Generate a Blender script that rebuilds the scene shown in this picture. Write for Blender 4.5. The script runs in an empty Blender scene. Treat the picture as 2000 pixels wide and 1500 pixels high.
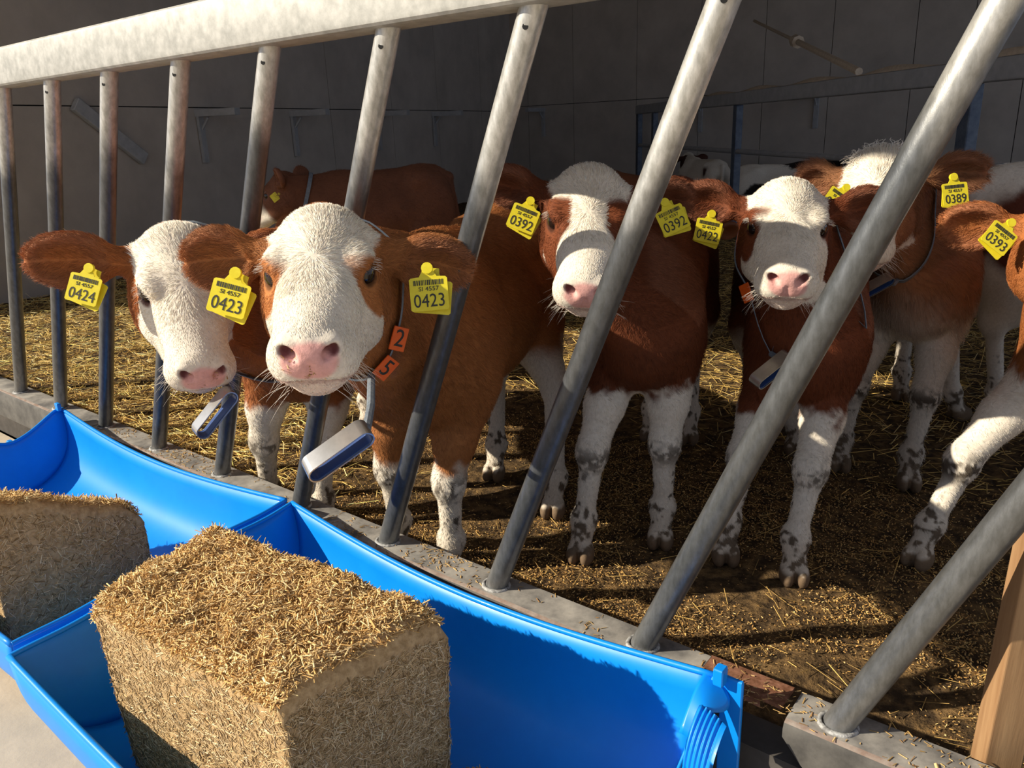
import bpy, math, random
import numpy as np
from mathutils import Matrix, Vector

# ------------------------------------------------------------------ camera, light, exposure
SC = bpy.context.scene
COL = SC.collection
CAM_Z = 1.0563
R_ = np.array([0.7851877, 0.6181442, -0.0371224])
U_ = np.array([-0.1624236, 0.2634224, 0.9509086])
F_ = np.array([-0.5975775, 0.7406122, -0.3072372])
cd = bpy.data.cameras.new('camera'); cam = bpy.data.objects.new('camera', cd); COL.objects.link(cam)
m = Matrix.Identity(4)
for i in range(3):
    m[i][0] = R_[i]; m[i][1] = U_[i]; m[i][2] = -F_[i]
m[2][3] = CAM_Z
cam.matrix_world = m
cd.sensor_width = 36.0; cd.lens = 36.0 * 1539.1 / 2000.0; cd.clip_start = 0.02; cd.clip_end = 200
SC.camera = cam

SUN_DIR = Vector((1.12, 1.32, -1.0)).normalized()      # the way the light travels
sd = bpy.data.lights.new('sun', 'SUN'); sun = bpy.data.objects.new('sun', sd); COL.objects.link(sun)
sd.energy = 7.5; sd.angle = math.radians(0.55); sd.color = (1.0, 0.90, 0.74)
sun.rotation_mode = 'QUATERNION'; sun.rotation_quaternion = SUN_DIR.to_track_quat('-Z', 'Y'); sun.location = (-5, -6, 6)

W = bpy.data.worlds.new('sky'); SC.world = W; W.use_nodes = True
nt = W.node_tree; nt.nodes.clear()
bg = nt.nodes.new('ShaderNodeBackground'); out = nt.nodes.new('ShaderNodeOutputWorld')
bg.inputs[0].default_value = (0.68, 0.78, 1.0, 1); bg.inputs[1].default_value = 0.66
nt.links.new(bg.outputs[0], out.inputs[0])
SC.view_settings.view_transform = 'Standard'; SC.view_settings.look = 'None'
SC.view_settings.exposure = 0.0; SC.view_settings.gamma = 1.0; SC.view_settings.use_curve_mapping = False

rnd = random.Random(7)
RNG = np.random.default_rng(11)

# ------------------------------------------------------------------ naming helpers
def tag(o, label=None, cat=None, group=None, kind=None):
    if label: o['label'] = label
    if cat: o['category'] = cat
    if group: o['group'] = group
    if kind: o['kind'] = kind
    return o
def empty(name, loc):
    o = bpy.data.objects.new(name, None); COL.objects.link(o); o.location = loc
    o.empty_display_size = 0.1
    return o
def link_mesh(name, verts, faces, mat, parent=None, smooth=False, attrs=None):
    me = bpy.data.meshes.new(name)
    verts = np.asarray(verts, dtype=np.float64)
    if parent is not None:
        verts = verts - np.array(world_loc(parent))
    me.from_pydata(verts.tolist(), [], [list(map(int, f)) for f in faces]) if not isinstance(faces, np.ndarray) else fast_mesh(me, verts, faces)
    for k, (typ, a) in (attrs or {}).items():
        at = me.attributes.new(k, typ, 'POINT')
        a = np.ascontiguousarray(a, dtype=np.float32)
        at.data.foreach_set('color' if typ == 'FLOAT_COLOR' else 'value', a.ravel())
    if smooth:
        me.polygons.foreach_set('use_smooth', np.ones(len(me.polygons), dtype=bool))
    me.materials.append(mat); me.update()
    o = bpy.data.objects.new(name, me); COL.objects.link(o)
    if parent is not None: o.parent = parent
    return o
def world_loc(o):
    v = Vector(o.location); p = o.parent
    while p is not None: v = v + Vector(p.location); p = p.parent
    return v
def fast_mesh(me, verts, faces):
    n, k = faces.shape
    me.vertices.add(len(verts)); me.vertices.foreach_set('co', np.ascontiguousarray(verts, dtype=np.float32).ravel())
    me.loops.add(n * k); me.loops.foreach_set('vertex_index', np.ascontiguousarray(faces, dtype=np.int32).ravel())
    me.polygons.add(n); me.polygons.foreach_set('loop_start', np.arange(0, n * k, k, dtype=np.int32))
    me.update(calc_edges=True)

class MB:
    """collects shapes into one mesh"""
    def __init__(s): s.v = []; s.f = []
    def add(s, vs, fs):
        b = len(s.v); s.v += [tuple(map(float, v)) for v in vs]; s.f += [[b + i for i in f] for f in fs]
    def box(s, c, size, A=np.eye(3), bev=0.0):
        c = np.array(c, float); hx, hy, hz = np.array(size) / 2.0
        if bev <= 0:
            P = [(x, y, z) for x in (-hx, hx) for y in (-hy, hy) for z in (-hz, hz)]
            s.add([c + A @ np.array(p) for p in P], [(0, 1, 3, 2), (4, 6, 7, 5), (0, 4, 5, 1), (2, 3, 7, 6), (0, 2, 6, 4), (1, 5, 7, 3)])
        else:   # rounded rectangle in local y-z, along local x, with chamfered ends
            ring = []
            for (sy, sz, a0) in ((1, 1, 0), (-1, 1, 90), (-1, -1, 180), (1, -1, 270)):
                for k in range(4):
                    a = math.radians(a0 + 30 * k)
                    ring.append((sy * (hy - bev) + bev * math.cos(a), sz * (hz - bev) + bev * math.sin(a)))
            n = len(ring); vs = []; fs = []
            for x, q in ((-hx, .6 * bev), (-hx + .6 * bev, 0), (hx - .6 * bev, 0), (hx, .6 * bev)):
                for (y, z) in ring:
                    yy = y - math.copysign(q, y) if abs(y) > q else y; zz = z - math.copysign(q, z) if abs(z) > q else z
                    vs.append(c + A @ np.array((x, yy, zz)))
            for r in range(3):
                for k in range(n):
                    fs.append((r * n + k, (r + 1) * n + k, (r + 1) * n + (k + 1) % n, r * n + (k + 1) % n))
            fs.append(tuple(range(n))); fs.append(tuple(range(3 * n + n - 1, 3 * n - 1, -1)))
            s.add(vs, fs)
    def tube(s, pts, r, n=12, caps=True):
        pts = [np.array(p, float) for p in pts]; rr = r if hasattr(r, '__len__') else [r] * len(pts)
        up = None; vs = []; fs = []
        for i, p in enumerate(pts):
            t = pts[min(i + 1, len(pts) - 1)] - pts[max(i - 1, 0)]; t = t / (np.linalg.norm(t) + 1e-12)
            if up is None:
                up = np.array((0, 0, 1.0)) if abs(t[2]) < .9 else np.array((1.0, 0, 0))
            a = np.cross(t, up); a /= np.linalg.norm(a); up = np.cross(a, t)
            for k in range(n):
                an = 2 * math.pi * k / n
                vs.append(p + rr[i] * (math.cos(an) * a + math.sin(an) * up))
        for i in range(len(pts) - 1):
            for k in range(n):
                fs.append((i * n + k, i * n + (k + 1) % n, (i + 1) * n + (k + 1) % n, (i + 1) * n + k))
        if caps:
            fs.append(tuple(range(n - 1, -1, -1))); b = (len(pts) - 1) * n; fs.append(tuple(b + k for k in range(n)))
        s.add(vs, fs)
    def prism(s, poly, c, A, t):
        """poly in local x-y extruded by t along local z"""
        n = len(poly); c = np.array(c, float)
        vs = [c + A @ np.array((x, y, -t / 2)) for x, y in poly] + [c + A @ np.array((x, y, t / 2)) for x, y in poly]
        fs = [tuple(range(n - 1, -1, -1)), tuple(range(n, 2 * n))] + [(k, (k + 1) % n, n + (k + 1) % n, n + k) for k in range(n)]
        s.add(vs, fs)
    def grid(s, P):
        nu, nv = len(P), len(P[0]); vs = [p for row in P for p in row]
        s.add(vs, [(i * nv + j, (i + 1) * nv + j, (i + 1) * nv + j + 1, i * nv + j + 1) for i in range(nu - 1) for j in range(nv - 1)])
    def build(s, name, mat, parent=None, smooth=False, attrs=None):
        return link_mesh(name, s.v, s.f, mat, parent, smooth, attrs)

def smooth_by_angle(o, ang=35):
    me = o.data
    me.polygons.foreach_set('use_smooth', np.ones(len(me.polygons), dtype=bool))
    me.set_sharp_from_angle(angle=math.radians(ang))

# ------------------------------------------------------------------ noise
def vnoise(P, sc, seed=0):
    P = np.asarray(P, float) * sc + seed * 17.31
    i = np.floor(P).astype(np.int64); f = P - i; f = f * f * (3 - 2 * f)
    def h(a):
        n = (a[:, 0] * 73856093) ^ (a[:, 1] * 19349663) ^ (a[:, 2] * 83492791)
        n = (n ^ (n >> 13)) * 1274126177 & 0x7fffffff
        return ((n ^ (n >> 16)) & 0xffff) / 65535.0
    r = 0
    for dx in (0, 1):
        for dy in (0, 1):
            for dz in (0, 1):
                w = (f[:, 0] if dx else 1 - f[:, 0]) * (f[:, 1] if dy else 1 - f[:, 1]) * (f[:, 2] if dz else 1 - f[:, 2])
                r = r + w * h(i + np.array((dx, dy, dz)))
    return r
def fbm(P, sc, seed=0):
    return .55 * vnoise(P, sc, seed) + .3 * vnoise(P, sc * 2.1, seed + 1) + .15 * vnoise(P, sc * 4.3, seed + 2)

# ------------------------------------------------------------------ materials
def mat(name, base, rough=.6, metal=0.0, spec=.5, noise=None, bump=0.0, attr=None, coat=0.0, stretch=None, sss=0):
    """noise = (scale, colour2, lo, hi)"""
    M = bpy.data.materials.new(name); M.use_nodes = True; T = M.node_tree; N = T.nodes; Lk = T.links
    b = N['Principled BSDF']
    b.inputs['Roughness'].default_value = rough; b.inputs['Metallic'].default_value = metal
    b.inputs['Specular IOR Level'].default_value = spec; b.inputs['Coat Weight'].default_value = coat
    b.inputs['Base Color'].default_value = (*base, 1)
    src = None
    if attr:
        a = N.new('ShaderNodeAttribute'); a.attribute_name = attr; src = a.outputs['Color']
        Lk.new(src, b.inputs['Base Color'])
    if noise or bump:
        tc = N.new('ShaderNodeTexCoord'); v = tc.outputs['Object']
        if stretch:
            mp = N.new('ShaderNodeMapping'); mp.inputs['Scale'].default_value = stretch; Lk.new(v, mp.inputs[0]); v = mp.outputs[0]
        n = N.new('ShaderNodeTexNoise'); n.inputs['Scale'].default_value = noise[0] if noise else 60; n.inputs['Detail'].default_value = 6
        n.inputs['Roughness'].default_value = .65; Lk.new(v, n.inputs[0])
        if noise:
            r = N.new('ShaderNodeValToRGB'); r.color_ramp.elements[0].position = noise[2]; r.color_ramp.elements[1].position = noise[3]
            r.color_ramp.elements[0].color = (*base, 1); r.color_ramp.elements[1].color = (*noise[1], 1)
            Lk.new(n.outputs[0], r.inputs[0])
            if attr:
                mx = N.new('ShaderNodeMix'); mx.data_type = 'RGBA'; mx.blend_type = 'MULTIPLY'; mx.inputs[0].default_value = 1
                Lk.new(src, mx.inputs[6]); Lk.new(r.outputs[0], mx.inputs[7]); Lk.new(mx.outputs[2], b.inputs['Base Color'])
            else: Lk.new(r.outputs[0], b.inputs['Base Color'])
        if bump:
            bp = N.new('ShaderNodeBump'); bp.inputs['Strength'].default_value = 1; bp.inputs['Distance'].default_value = bump
            Lk.new(n.outputs[0], bp.inputs['Height']); Lk.new(bp.outputs[0], b.inputs['Normal'])
    return M

M_FLOOR = mat('trodden_bedding', (.046, .029, .015), .9, spec=.15, noise=(24, (.20, .122, .050), .42, .66), bump=.02)
M_ALLEY = mat('alley_concrete', (.42, .36, .28), .9, spec=.2, noise=(7, (.56, .47, .35), .3, .7), bump=.003)
M_WALL = mat('old_concrete', (.40, .36, .315), .9, spec=.15, noise=(2.2, (.54, .49, .43), .3, .72), bump=.004)
M_GROOVE = mat('wall_joint', (.03, .03, .03), .95, spec=.1)
M_ROOF = mat('roof_sheet', (.30, .26, .23), .8, spec=.2, noise=(1.5, (.36, .32, .28), .3, .7))
M_KERB = mat('dark_kerb', (.055, .05, .045), .9, spec=.1, noise=(9, (.10, .09, .08), .35, .7), bump=.004)  # kerb dark all over, slightly lighter mottling
M_GALV = mat('galvanised', (.33, .33, .305), .50, metal=.25, spec=.5, noise=(38, (.50, .495, .46), .35, .68), bump=.0004)
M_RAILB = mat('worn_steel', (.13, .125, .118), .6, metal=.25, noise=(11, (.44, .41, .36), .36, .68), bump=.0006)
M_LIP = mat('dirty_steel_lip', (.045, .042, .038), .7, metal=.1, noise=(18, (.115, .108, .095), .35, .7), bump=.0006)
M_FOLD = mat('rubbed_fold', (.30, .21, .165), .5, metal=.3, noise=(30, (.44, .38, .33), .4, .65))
M_RUST = mat('rust', (.13, .055, .028), .85, spec=.2, noise=(60, (.27, .13, .08), .4, .65), bump=.001)
M_DARK = mat('hole_dark', (.008, .008, .008), .9)
M_WELD = mat('weld_bead', (.40, .40, .385), .6, metal=.1, noise=(90, (.17, .165, .16), .45, .6), bump=.003)
M_OLDRAIL = mat('rear_galvanised', (.36, .37, .38), .6, metal=.15, noise=(14, (.46, .47, .48), .35, .7))
M_DUST = mat('dust', (.62, .52, .40), .95, spec=.1, noise=(40, (.48, .40, .30), .4, .7), bump=.004)
M_BLUEPOST = mat('dark_blue_steel', (.07, .095, .14), .6, metal=.1, noise=(12, (.15, .18, .22), .4, .7))
M_BLUE = mat('blue_plastic', (.000, .215, .74), .42, spec=.35, noise=(5, (.002, .245, .80), .3, .7), coat=.05)
for nd in M_BLUE.node_tree.nodes:       # pale scuffs and dust on the plastic
    if nd.type == 'VALTORGB':
        e = nd.color_ramp.elements.new(.735); e.color = (.002, .245, .80, 1); e = nd.color_ramp.elements.new(.80); e.color = (.13, .33, .66, 1)
        nd.color_ramp.elements[1].position = .60
    if nd.type == 'TEX_NOISE': nd.inputs['Detail'].default_value = 10; nd.inputs['Roughness'].default_value = .72; nd.inputs['Scale'].default_value = 7
M_WOOD = mat('plank_wood', (.24, .13, .06), .75, spec=.2, noise=(30, (.42, .26, .13), .35, .65), bump=.001, stretch=(1, 1, .06))
M_YEL_STRAP = mat('yellow_edge', (.62, .48, .05), .6)
M_STRAW = mat('straw', (1, 1, 1), .55, spec=.3, attr='col')
M_CRUMB = mat('crumbs', (1, 1, 1), .8, spec=.15, attr='col')
M_BLOCK = mat('pressed_chaff', (.36, .23, .105), .9, spec=.12, noise=(95, (.62, .43, .22), .34, .68), bump=.003)
M_SKIN = mat('calf_coat', (1, 1, 1), .75, spec=.2, attr='col', noise=(120, (.80, .78, .75), .35, .75), bump=.0012)
M_HAIR = mat('calf_hair', (1, 1, 1), .55, spec=.22, attr='col')
M_EYE = mat('calf_eye', (.012, .008, .007), .07, spec=.5, coat=.2, noise=(30, (.025, .014, .010), .4, .6))
M_TAG = mat('yellow_tag', (.72, .60, .015), .45, spec=.4, noise=(50, (.78, .67, .03), .4, .6))
M_INK = mat('black_print', (.025, .025, .02), .6)
M_ORANGE = mat('orange_plate', (.80, .13, .012), .5, noise=(60, (.72, .10, .01), .4, .7))
M_COLLAR = mat('grey_blue_strap', (.13, .16, .20), .7, noise=(80, (.19, .22, .25), .4, .6))
M_METAL = mat('polished_buckle', (.62, .61, .59), .28, metal=.9, noise=(30, (.50, .49, .47), .4, .7))
M_INNER = mat('painted_blue_reflection', (.03, .07, .22), .35, metal=.2)  # blue reflection put into the colour of the buckle's inside

# ------------------------------------------------------------------ setting
FENCE_Y = 1.031
def P2(a, b, t): return np.array(a) + (np.array(b) - np.array(a)) * t
# pen floor: gently uneven ground
def floor_z(x, y):
    P = np.stack([x, y, 0 * x], -1)
    k = np.clip((y - 1.08) / .25, 0, 1)
    far = np.clip((-1.6 - x) / 1.2, 0, 1) * np.clip((y - 1.2) / .4, 0, 1)
    return k * (.030 * (fbm(P, 5., 3) - .5) + .012 * (fbm(P, 19., 5) - .5)) + far * .022 * (fbm(P, 9, 8) - .2)
def grid_floor(x0, x1, y0, y1, st):
    xs = np.arange(x0, x1 + st / 2, st); ys = np.arange(y0, y1 + st / 2, st)
    X, Y = np.meshgrid(xs, ys, indexing='ij'); Z = floor_z(X.ravel(), Y.ravel())
    V = np.stack([X.ravel(), Y.ravel(), Z], -1); a, b = len(xs), len(ys)
    I = np.arange(a * b).reshape(a, b)
    Fq = np.stack([I[:-1, :-1], I[1:, :-1], I[1:, 1:], I[:-1, 1:]], -1).reshape(-1, 4)
    return V, Fq
V, Q = grid_floor(-10.5, 3.0, 1.0, 13.0, .03)
o = link_mesh('floor', V, Q, M_FLOOR, smooth=True)
tag(o, 'brown trodden floor of the pen strewn with straw', 'floor', kind='structure')
mb = MB(); mb.box((-4, -6.5, -.05), (30, 15.1, .10)); o = mb.build('floor_alley', M_ALLEY)
tag(o, 'pale concrete feed alley in front of the fence', 'floor', kind='structure')
mb = MB(); mb.box((-3.2, 1.045, .052), (14, .07, .116)); o = mb.build('trim_1', M_KERB)
tag(o, 'dark kerb under the bottom rail of the fence', 'kerb', kind='structure')

def panel_wall(name, a, b, z1, seams, zs, label, th=.16, gap=.009):
    """concrete panels between two ground points; seams = fractions of the joints"""
    a = np.array((*a, 0.)); b = np.array((*b, 0.)); d = b - a; L = np.linalg.norm(d); d /= L
    n = np.array((-d[1], d[0], 0)); A = np.stack([d, n, np.array((0, 0, 1.))], 1)
    mb = MB(); c = (a + b) / 2 + n * (th / 2 + .02)
    mb.box(c + np.array((0, 0, z1 / 2)), (L, th, z1), A)
    cuts = [0] + list(seams) + [1]; zc = [-.02] + list(zs) + [z1]
    for i in range(len(cuts) - 1):
        for k in range(len(zc) - 1):
            s0, s1 = cuts[i] * L, cuts[i + 1] * L; z0, z2 = zc[k], zc[k + 1]
            mb.box(a + d * (s0 + s1) / 2 + n * .012 + np.array((0, 0, (z0 + z2) / 2)), (s1 - s0 - gap, .03, z2 - z0 - gap), A)
    o = mb.build(name, M_WALL); tag(o, label, 'wall', kind='structure')
    o.data.materials.append(M_GROOVE)
    for p in list(o.data.polygons)[:6]: p.material_index = 1
    return o

WL0, WK, WR = (-6.14, 1.45), (-8.89, 11.31), (3.2, 11.1)
WKL = (-9.06, 11.92)
panel_wall('wall_left', WL0, WKL, 5.6, (.449, .573, .689, .825), (1.35,), 'grey precast concrete side wall at the left of the pen')
panel_wall('wall_back', WK, WR, 5.6, (.030, .107, .204, .290, .369, .443, .525, .576, .623, .70, .78, .86), (1.42,), 'grey precast concrete back wall with vertical joints')
mb = MB()
yv, zv, ye, ze = -.26, 2.80, 13.2, 5.4
an = math.atan2(ze - zv, ye - yv); A = np.array([[1, 0, 0], [0, math.cos(an), -math.sin(an)], [0, math.sin(an), math.cos(an)]])
mb.box((-3.6, (yv + ye) / 2, (zv + ze) / 2 + .06), (15, math.hypot(ye - yv, ze - zv), .08), A)
o = mb.build('ceiling', M_ROOF); tag(o, 'dark sloping barn roof over the pen', 'roof', kind='structure')

# ------------------------------------------------------------------ brackets, rod, rear fence
wd = np.array((WK[0] - WL0[0], WK[1] - WL0[1], 0)); wd /= np.linalg.norm(wd); wn = np.array((wd[1], -wd[0], 0))   # into the pen
bd = np.array((WR[0] - WK[0], WR[1] - WK[1], 0)); bd /= np.linalg.norm(bd); bn = np.array((bd[1], -bd[0], 0))
GB = 'steel brackets along the pen walls'
def bracket(p, along, into, label, arm=.46, leg=.40):
    r = empty('wall_bracket', p); p = np.array(p)
    A = np.stack([into, np.cross((0, 0, 1.), into), np.array((0, 0, 1.))], 1)
    mb = MB(); mb.box(p + into * arm / 2 + (0, 0, -.03), (arm, .07, .06), A); mb.build('arm', M_OLDRAIL, r)
    mb = MB(); mb.box(p + into * .022 + (0, 0, -.06 - leg / 2), (.03, .06, leg), A); mb.build('leg', M_OLDRAIL, r)
    mb = MB(); mb.tube([p + into * .03 + (0, 0, -.17), p + into * .12 + (0, 0, -.07)], .012, 6); mb.build('brace', M_OLDRAIL, r)
    tag(r, label, 'bracket', GB)
def onwall(a, d, t, L, n, z): q = np.array((*a, 0)) + d * (t * L) + n * .004; q[2] = z; return q
LL = np.linalg.norm(np.array(WK) - np.array(WL0)); LR = np.linalg.norm(np.array(WR) - np.array(WK))
for t, lb in ((.275, 'grey angle bracket on the side wall nearest the feeding gap above the white-faced calf'),
              (.407, 'grey angle bracket on the side wall, second from the front'),
              (.570, 'grey angle bracket on the side wall, third from the front'),
              (.715, 'grey angle bracket on the side wall, last before the corner')):
    bracket(onwall(WL0, wd, t, LL, wn, 1.33), wd, wn, lb)
for t, lb in ((.057, 'grey angle bracket on the back wall beside the corner'),
              (.294, 'dark angle bracket on the back wall above the spotted white calf'),
              (.432, 'dark angle bracket on the back wall above the black and white calf')):
    bracket(onwall(WK, bd, t, LR, bn, 1.38), bd, bn, lb)
p = onwall(WL0, wd, .156, LL, wn, 1.25)
mb = MB(); A = np.stack([wd * .80 + np.array((0, 0, -.60)), wn, np.cross(wd * .80 + np.array((0, 0, -.60)), wn)], 1)
mb.box(p + wn * .03 + wd * .22 + (0, 0, -.10), (.72, .05, .11), A, bev=.01)
tag(mb.build('hanging_flat_bar', M_OLDRAIL), 'grey flat bar hanging crooked on the side wall', 'metal bar')

RF0, RF1 = np.array((-.15, 4.555, 0)), np.array((-6.25, 11.02, 0)); rd = (RF1 - RF0) / np.linalg.norm(RF1 - RF0)
A = np.stack([rd, np.cross((0, 0, 1.), rd), np.array((0, 0, 1.))], 1); RL = np.linalg.norm(RF1 - RF0)
rf = empty('pen_divider', tuple((RF0 + RF1) / 2))
mb = MB(); mb.box((RF0 + RF1) / 2 + (0, 0, 1.265), (RL, .09, .12), A, bev=.012); mb.build('top_rail', M_OLDRAIL, rf)
mb = MB(); mb.tube([RF0 + (0, 0, .76), RF1 + (0, 0, .76)], .026, 10); smooth_by_angle(mb.build('lower_rail', M_OLDRAIL, rf))
for x, y in ((-.885, 5.335), (-3.396, 7.998), (-5.60, 10.335), (-6.2, 10.97)):
    mb = MB(); mb.box((x, y, .602), (.10, .07, 1.204), A, bev=.008); mb.build('post', M_BLUEPOST, rf)
d = []
for k in range(46):     # blown dust lying on the rail
    t = .02 + .75 * k / 45; hgt = max(.003, .042 * math.sin(k * .41) ** 2 * (1 - .4 * t))
    c = RF0 + rd * (t * RL) + np.array((0, 0, 1.3252)); s_ = A[:, 1] * .040
    d.append([c - s_, c - s_ * .45 + (0, 0, hgt), c + s_ * .45 + (0, 0, hgt), c + s_])
mb = MB(); mb.grid(d); smooth_by_angle(mb.build('dust_ridge', M_DUST, rf), 60)
tag(rf, 'grey steel divider fence with dusty top rail running to the back corner', 'fence')
mb = MB(); ra, rb = np.array((-4.34, 10.6, 2.26)), np.array((-1.80, 6.36, 1.36))
mb.tube([ra, P2(ra, rb, .55)], .018, 8); mb.tube([P2(ra, rb, .54), rb], .028, 8); mb.tube([P2(ra, rb, .53), P2(ra, rb, .56)], .06, 8)
smooth_by_angle(mb.build('bracing_rod', M_DUST)); tag(SC.objects['bracing_rod'], 'slanting rusty bracing rod from the back wall down to the dusty rail', 'rod')

# ------------------------------------------------------------------ feed fence
ff = empty('feed_fence', (-1.5, FENCE_Y, .2))
def rail(name, x0, x1, y0, y1, z0, z1, m_, bev):
    mb = MB(); mb.box(((x0 + x1) / 2, (y0 + y1) / 2, (z0 + z1) / 2), (x1 - x0, y1 - y0, z1 - z0), bev=bev)
    o = mb.build(name, m_, ff); smooth_by_angle(o, 25); return o
rail('top_rail', -5.2, 2.2, .988, 1.072, 1.228, 1.330, M_GALV, .012)
def channel(x0, x1, lip=.105, ytop=(.988, 1.076), tear=False):
    """folded steel: top flange, front lip, short back lip, with a rounded front fold"""
    prof = [(ytop[1] - .003, .155), (ytop[1], .155), (ytop[1], .194), (ytop[1] - .006, .2), (ytop[0] + .012, .2), (ytop[0] + .004, .197), (ytop[0], .188), (ytop[0], .2 - lip),
            (ytop[0] + .005, .2 - lip), (ytop[0] + .005, .186), (ytop[0] + .013, .194), (ytop[1] - .009, .194), (ytop[1] - .005, .188)]
    mb = MB(); n = len(prof)
    st = [x0, x0 + .03, x0 + .06, x0 + .10, x1] if tear else [x0, x1]
    vs = []
    for i, x in enumerate(st):
        for (y, z) in prof:
            if tear and z < .19 and y < 1.02: z = max(z, .2 - lip * (.25, .60, .85, 1, 1)[i])
            vs.append((x, y, z))
    fs = [(i * n + k, i * n + (k + 1) % n, (i + 1) * n + (k + 1) % n, (i + 1) * n + k) for i in range(len(st) - 1) for k in range(n)]
    fs += [tuple(range(n - 1, -1, -1)), tuple(range((len(st) - 1) * n, len(st) * n))]
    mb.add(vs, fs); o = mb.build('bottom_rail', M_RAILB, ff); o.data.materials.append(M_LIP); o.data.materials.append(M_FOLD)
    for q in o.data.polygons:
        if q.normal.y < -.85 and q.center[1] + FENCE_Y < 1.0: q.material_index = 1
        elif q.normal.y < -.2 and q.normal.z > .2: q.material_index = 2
    smooth_by_angle(o, 30); return o
channel(-5.2, -2.553); channel(-2.543, -.455); channel(-.303, 2.2, tear=True)
mb = MB()       # torn rusty end of the rail between the two lengths
mb.prism([(-.456, 1.074), (-.456, .99), (-.395, .985), (-.40, 1.012), (-.345, 1.005), (-.352, 1.022), (-.318, 1.02), (-.316, 1.074)], (0, 0, .1965), np.eye(3), .006)
mb.build('torn_plate', M_RUST, ff)['label'] = 'torn rusty rail end'
LEAN = math.tan(.40399)
XB = [-4.14, -3.816, -3.492, -3.168, -2.836, -2.511, -2.181, -1.851, -1.513, -1.202, -.892, -.564, -.237, .087, .411, .735]
def bar_mat():
    M = mat('bar_steel', (.62, .62, .60), .36, metal=.5, attr='wear', noise=(95, (1.0, 1.0, 1.0), .36, .66), bump=.0006, stretch=(1, 1, .35), coat=.35)
    M.node_tree.nodes['Principled BSDF'].inputs['Coat Roughness'].default_value = .30
    return M
M_BAR = bar_mat()
for i, xb in enumerate(XB):
    nz = 70; n = 20; pts = []; vs = []; fs = []; colr = []
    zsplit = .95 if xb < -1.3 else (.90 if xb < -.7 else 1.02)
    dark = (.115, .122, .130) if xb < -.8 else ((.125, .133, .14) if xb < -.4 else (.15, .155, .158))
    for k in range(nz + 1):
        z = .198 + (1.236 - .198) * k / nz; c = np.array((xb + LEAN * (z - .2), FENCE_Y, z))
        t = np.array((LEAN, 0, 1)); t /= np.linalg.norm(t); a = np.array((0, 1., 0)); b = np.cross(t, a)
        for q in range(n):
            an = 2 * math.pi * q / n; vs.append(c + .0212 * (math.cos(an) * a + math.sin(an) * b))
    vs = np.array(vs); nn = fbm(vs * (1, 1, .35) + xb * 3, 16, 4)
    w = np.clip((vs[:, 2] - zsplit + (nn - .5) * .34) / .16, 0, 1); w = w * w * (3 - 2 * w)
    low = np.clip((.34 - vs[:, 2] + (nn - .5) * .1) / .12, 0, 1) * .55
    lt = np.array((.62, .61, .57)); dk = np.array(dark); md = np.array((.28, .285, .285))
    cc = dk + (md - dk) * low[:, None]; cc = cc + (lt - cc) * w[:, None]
    fs = [(k * n + q, k * n + (q + 1) % n, (k + 1) * n + (q + 1) % n, (k + 1) * n + q) for k in range(nz) for q in range(n)]
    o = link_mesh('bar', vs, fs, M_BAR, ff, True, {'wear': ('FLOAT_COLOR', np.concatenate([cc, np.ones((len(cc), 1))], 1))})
    mb = MB(); pts = [(xb + .0245 * math.cos(k * math.pi / 10) * 1.06, FENCE_Y + .0235 * math.sin(k * math.pi / 10), .2) for k in range(21)]
    mb.tube(pts, .0045, 6, caps=False); wb = mb.build('weld', M_WELD, o, True)
    h = np.array((xb + LEAN * 1.0, FENCE_Y, 1.2)); dn = np.array((.45, -.89, 0)); dn /= np.linalg.norm(dn)
    mb = MB(); mb.tube([h + dn * .0195, h + dn * .0216], .0048, 10); mb.build('drain_hole', M_DARK, o)
tag(ff, 'galvanised feed fence with slanting bars and wide top rail in front of the calves', 'fence')
mb = MB(); a = np.array((-.046, 1.130, .0)); b = np.array((-.028, 1.118, .98)); t = (b - a) / np.linalg.norm(b - a)
sx = np.cross(t, (0, 1., 0)); sx /= np.linalg.norm(sx); rz = math.radians(38); sy = np.cross(t, sx)
A = np.stack([t, sx * math.cos(rz) + sy * math.sin(rz), -sx * math.sin(rz) + sy * math.cos(rz)], 1)
pk = empty('wooden_plank', tuple(a)); mb.box((a + b) / 2 , (np.linalg.norm(b - a), .056, .034), A, bev=.003); mb.build('board', M_WOOD, pk)
mb = MB(); mb.box((a + b) / 2 - A[:, 1] * .0292, (np.linalg.norm(b - a) * .98, .003, .012), A); mb.build('yellow_strip', M_YEL_STRAP, pk)
tag(pk, 'upright rough wooden plank with a yellow edge behind the fence at the right', 'plank')

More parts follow.
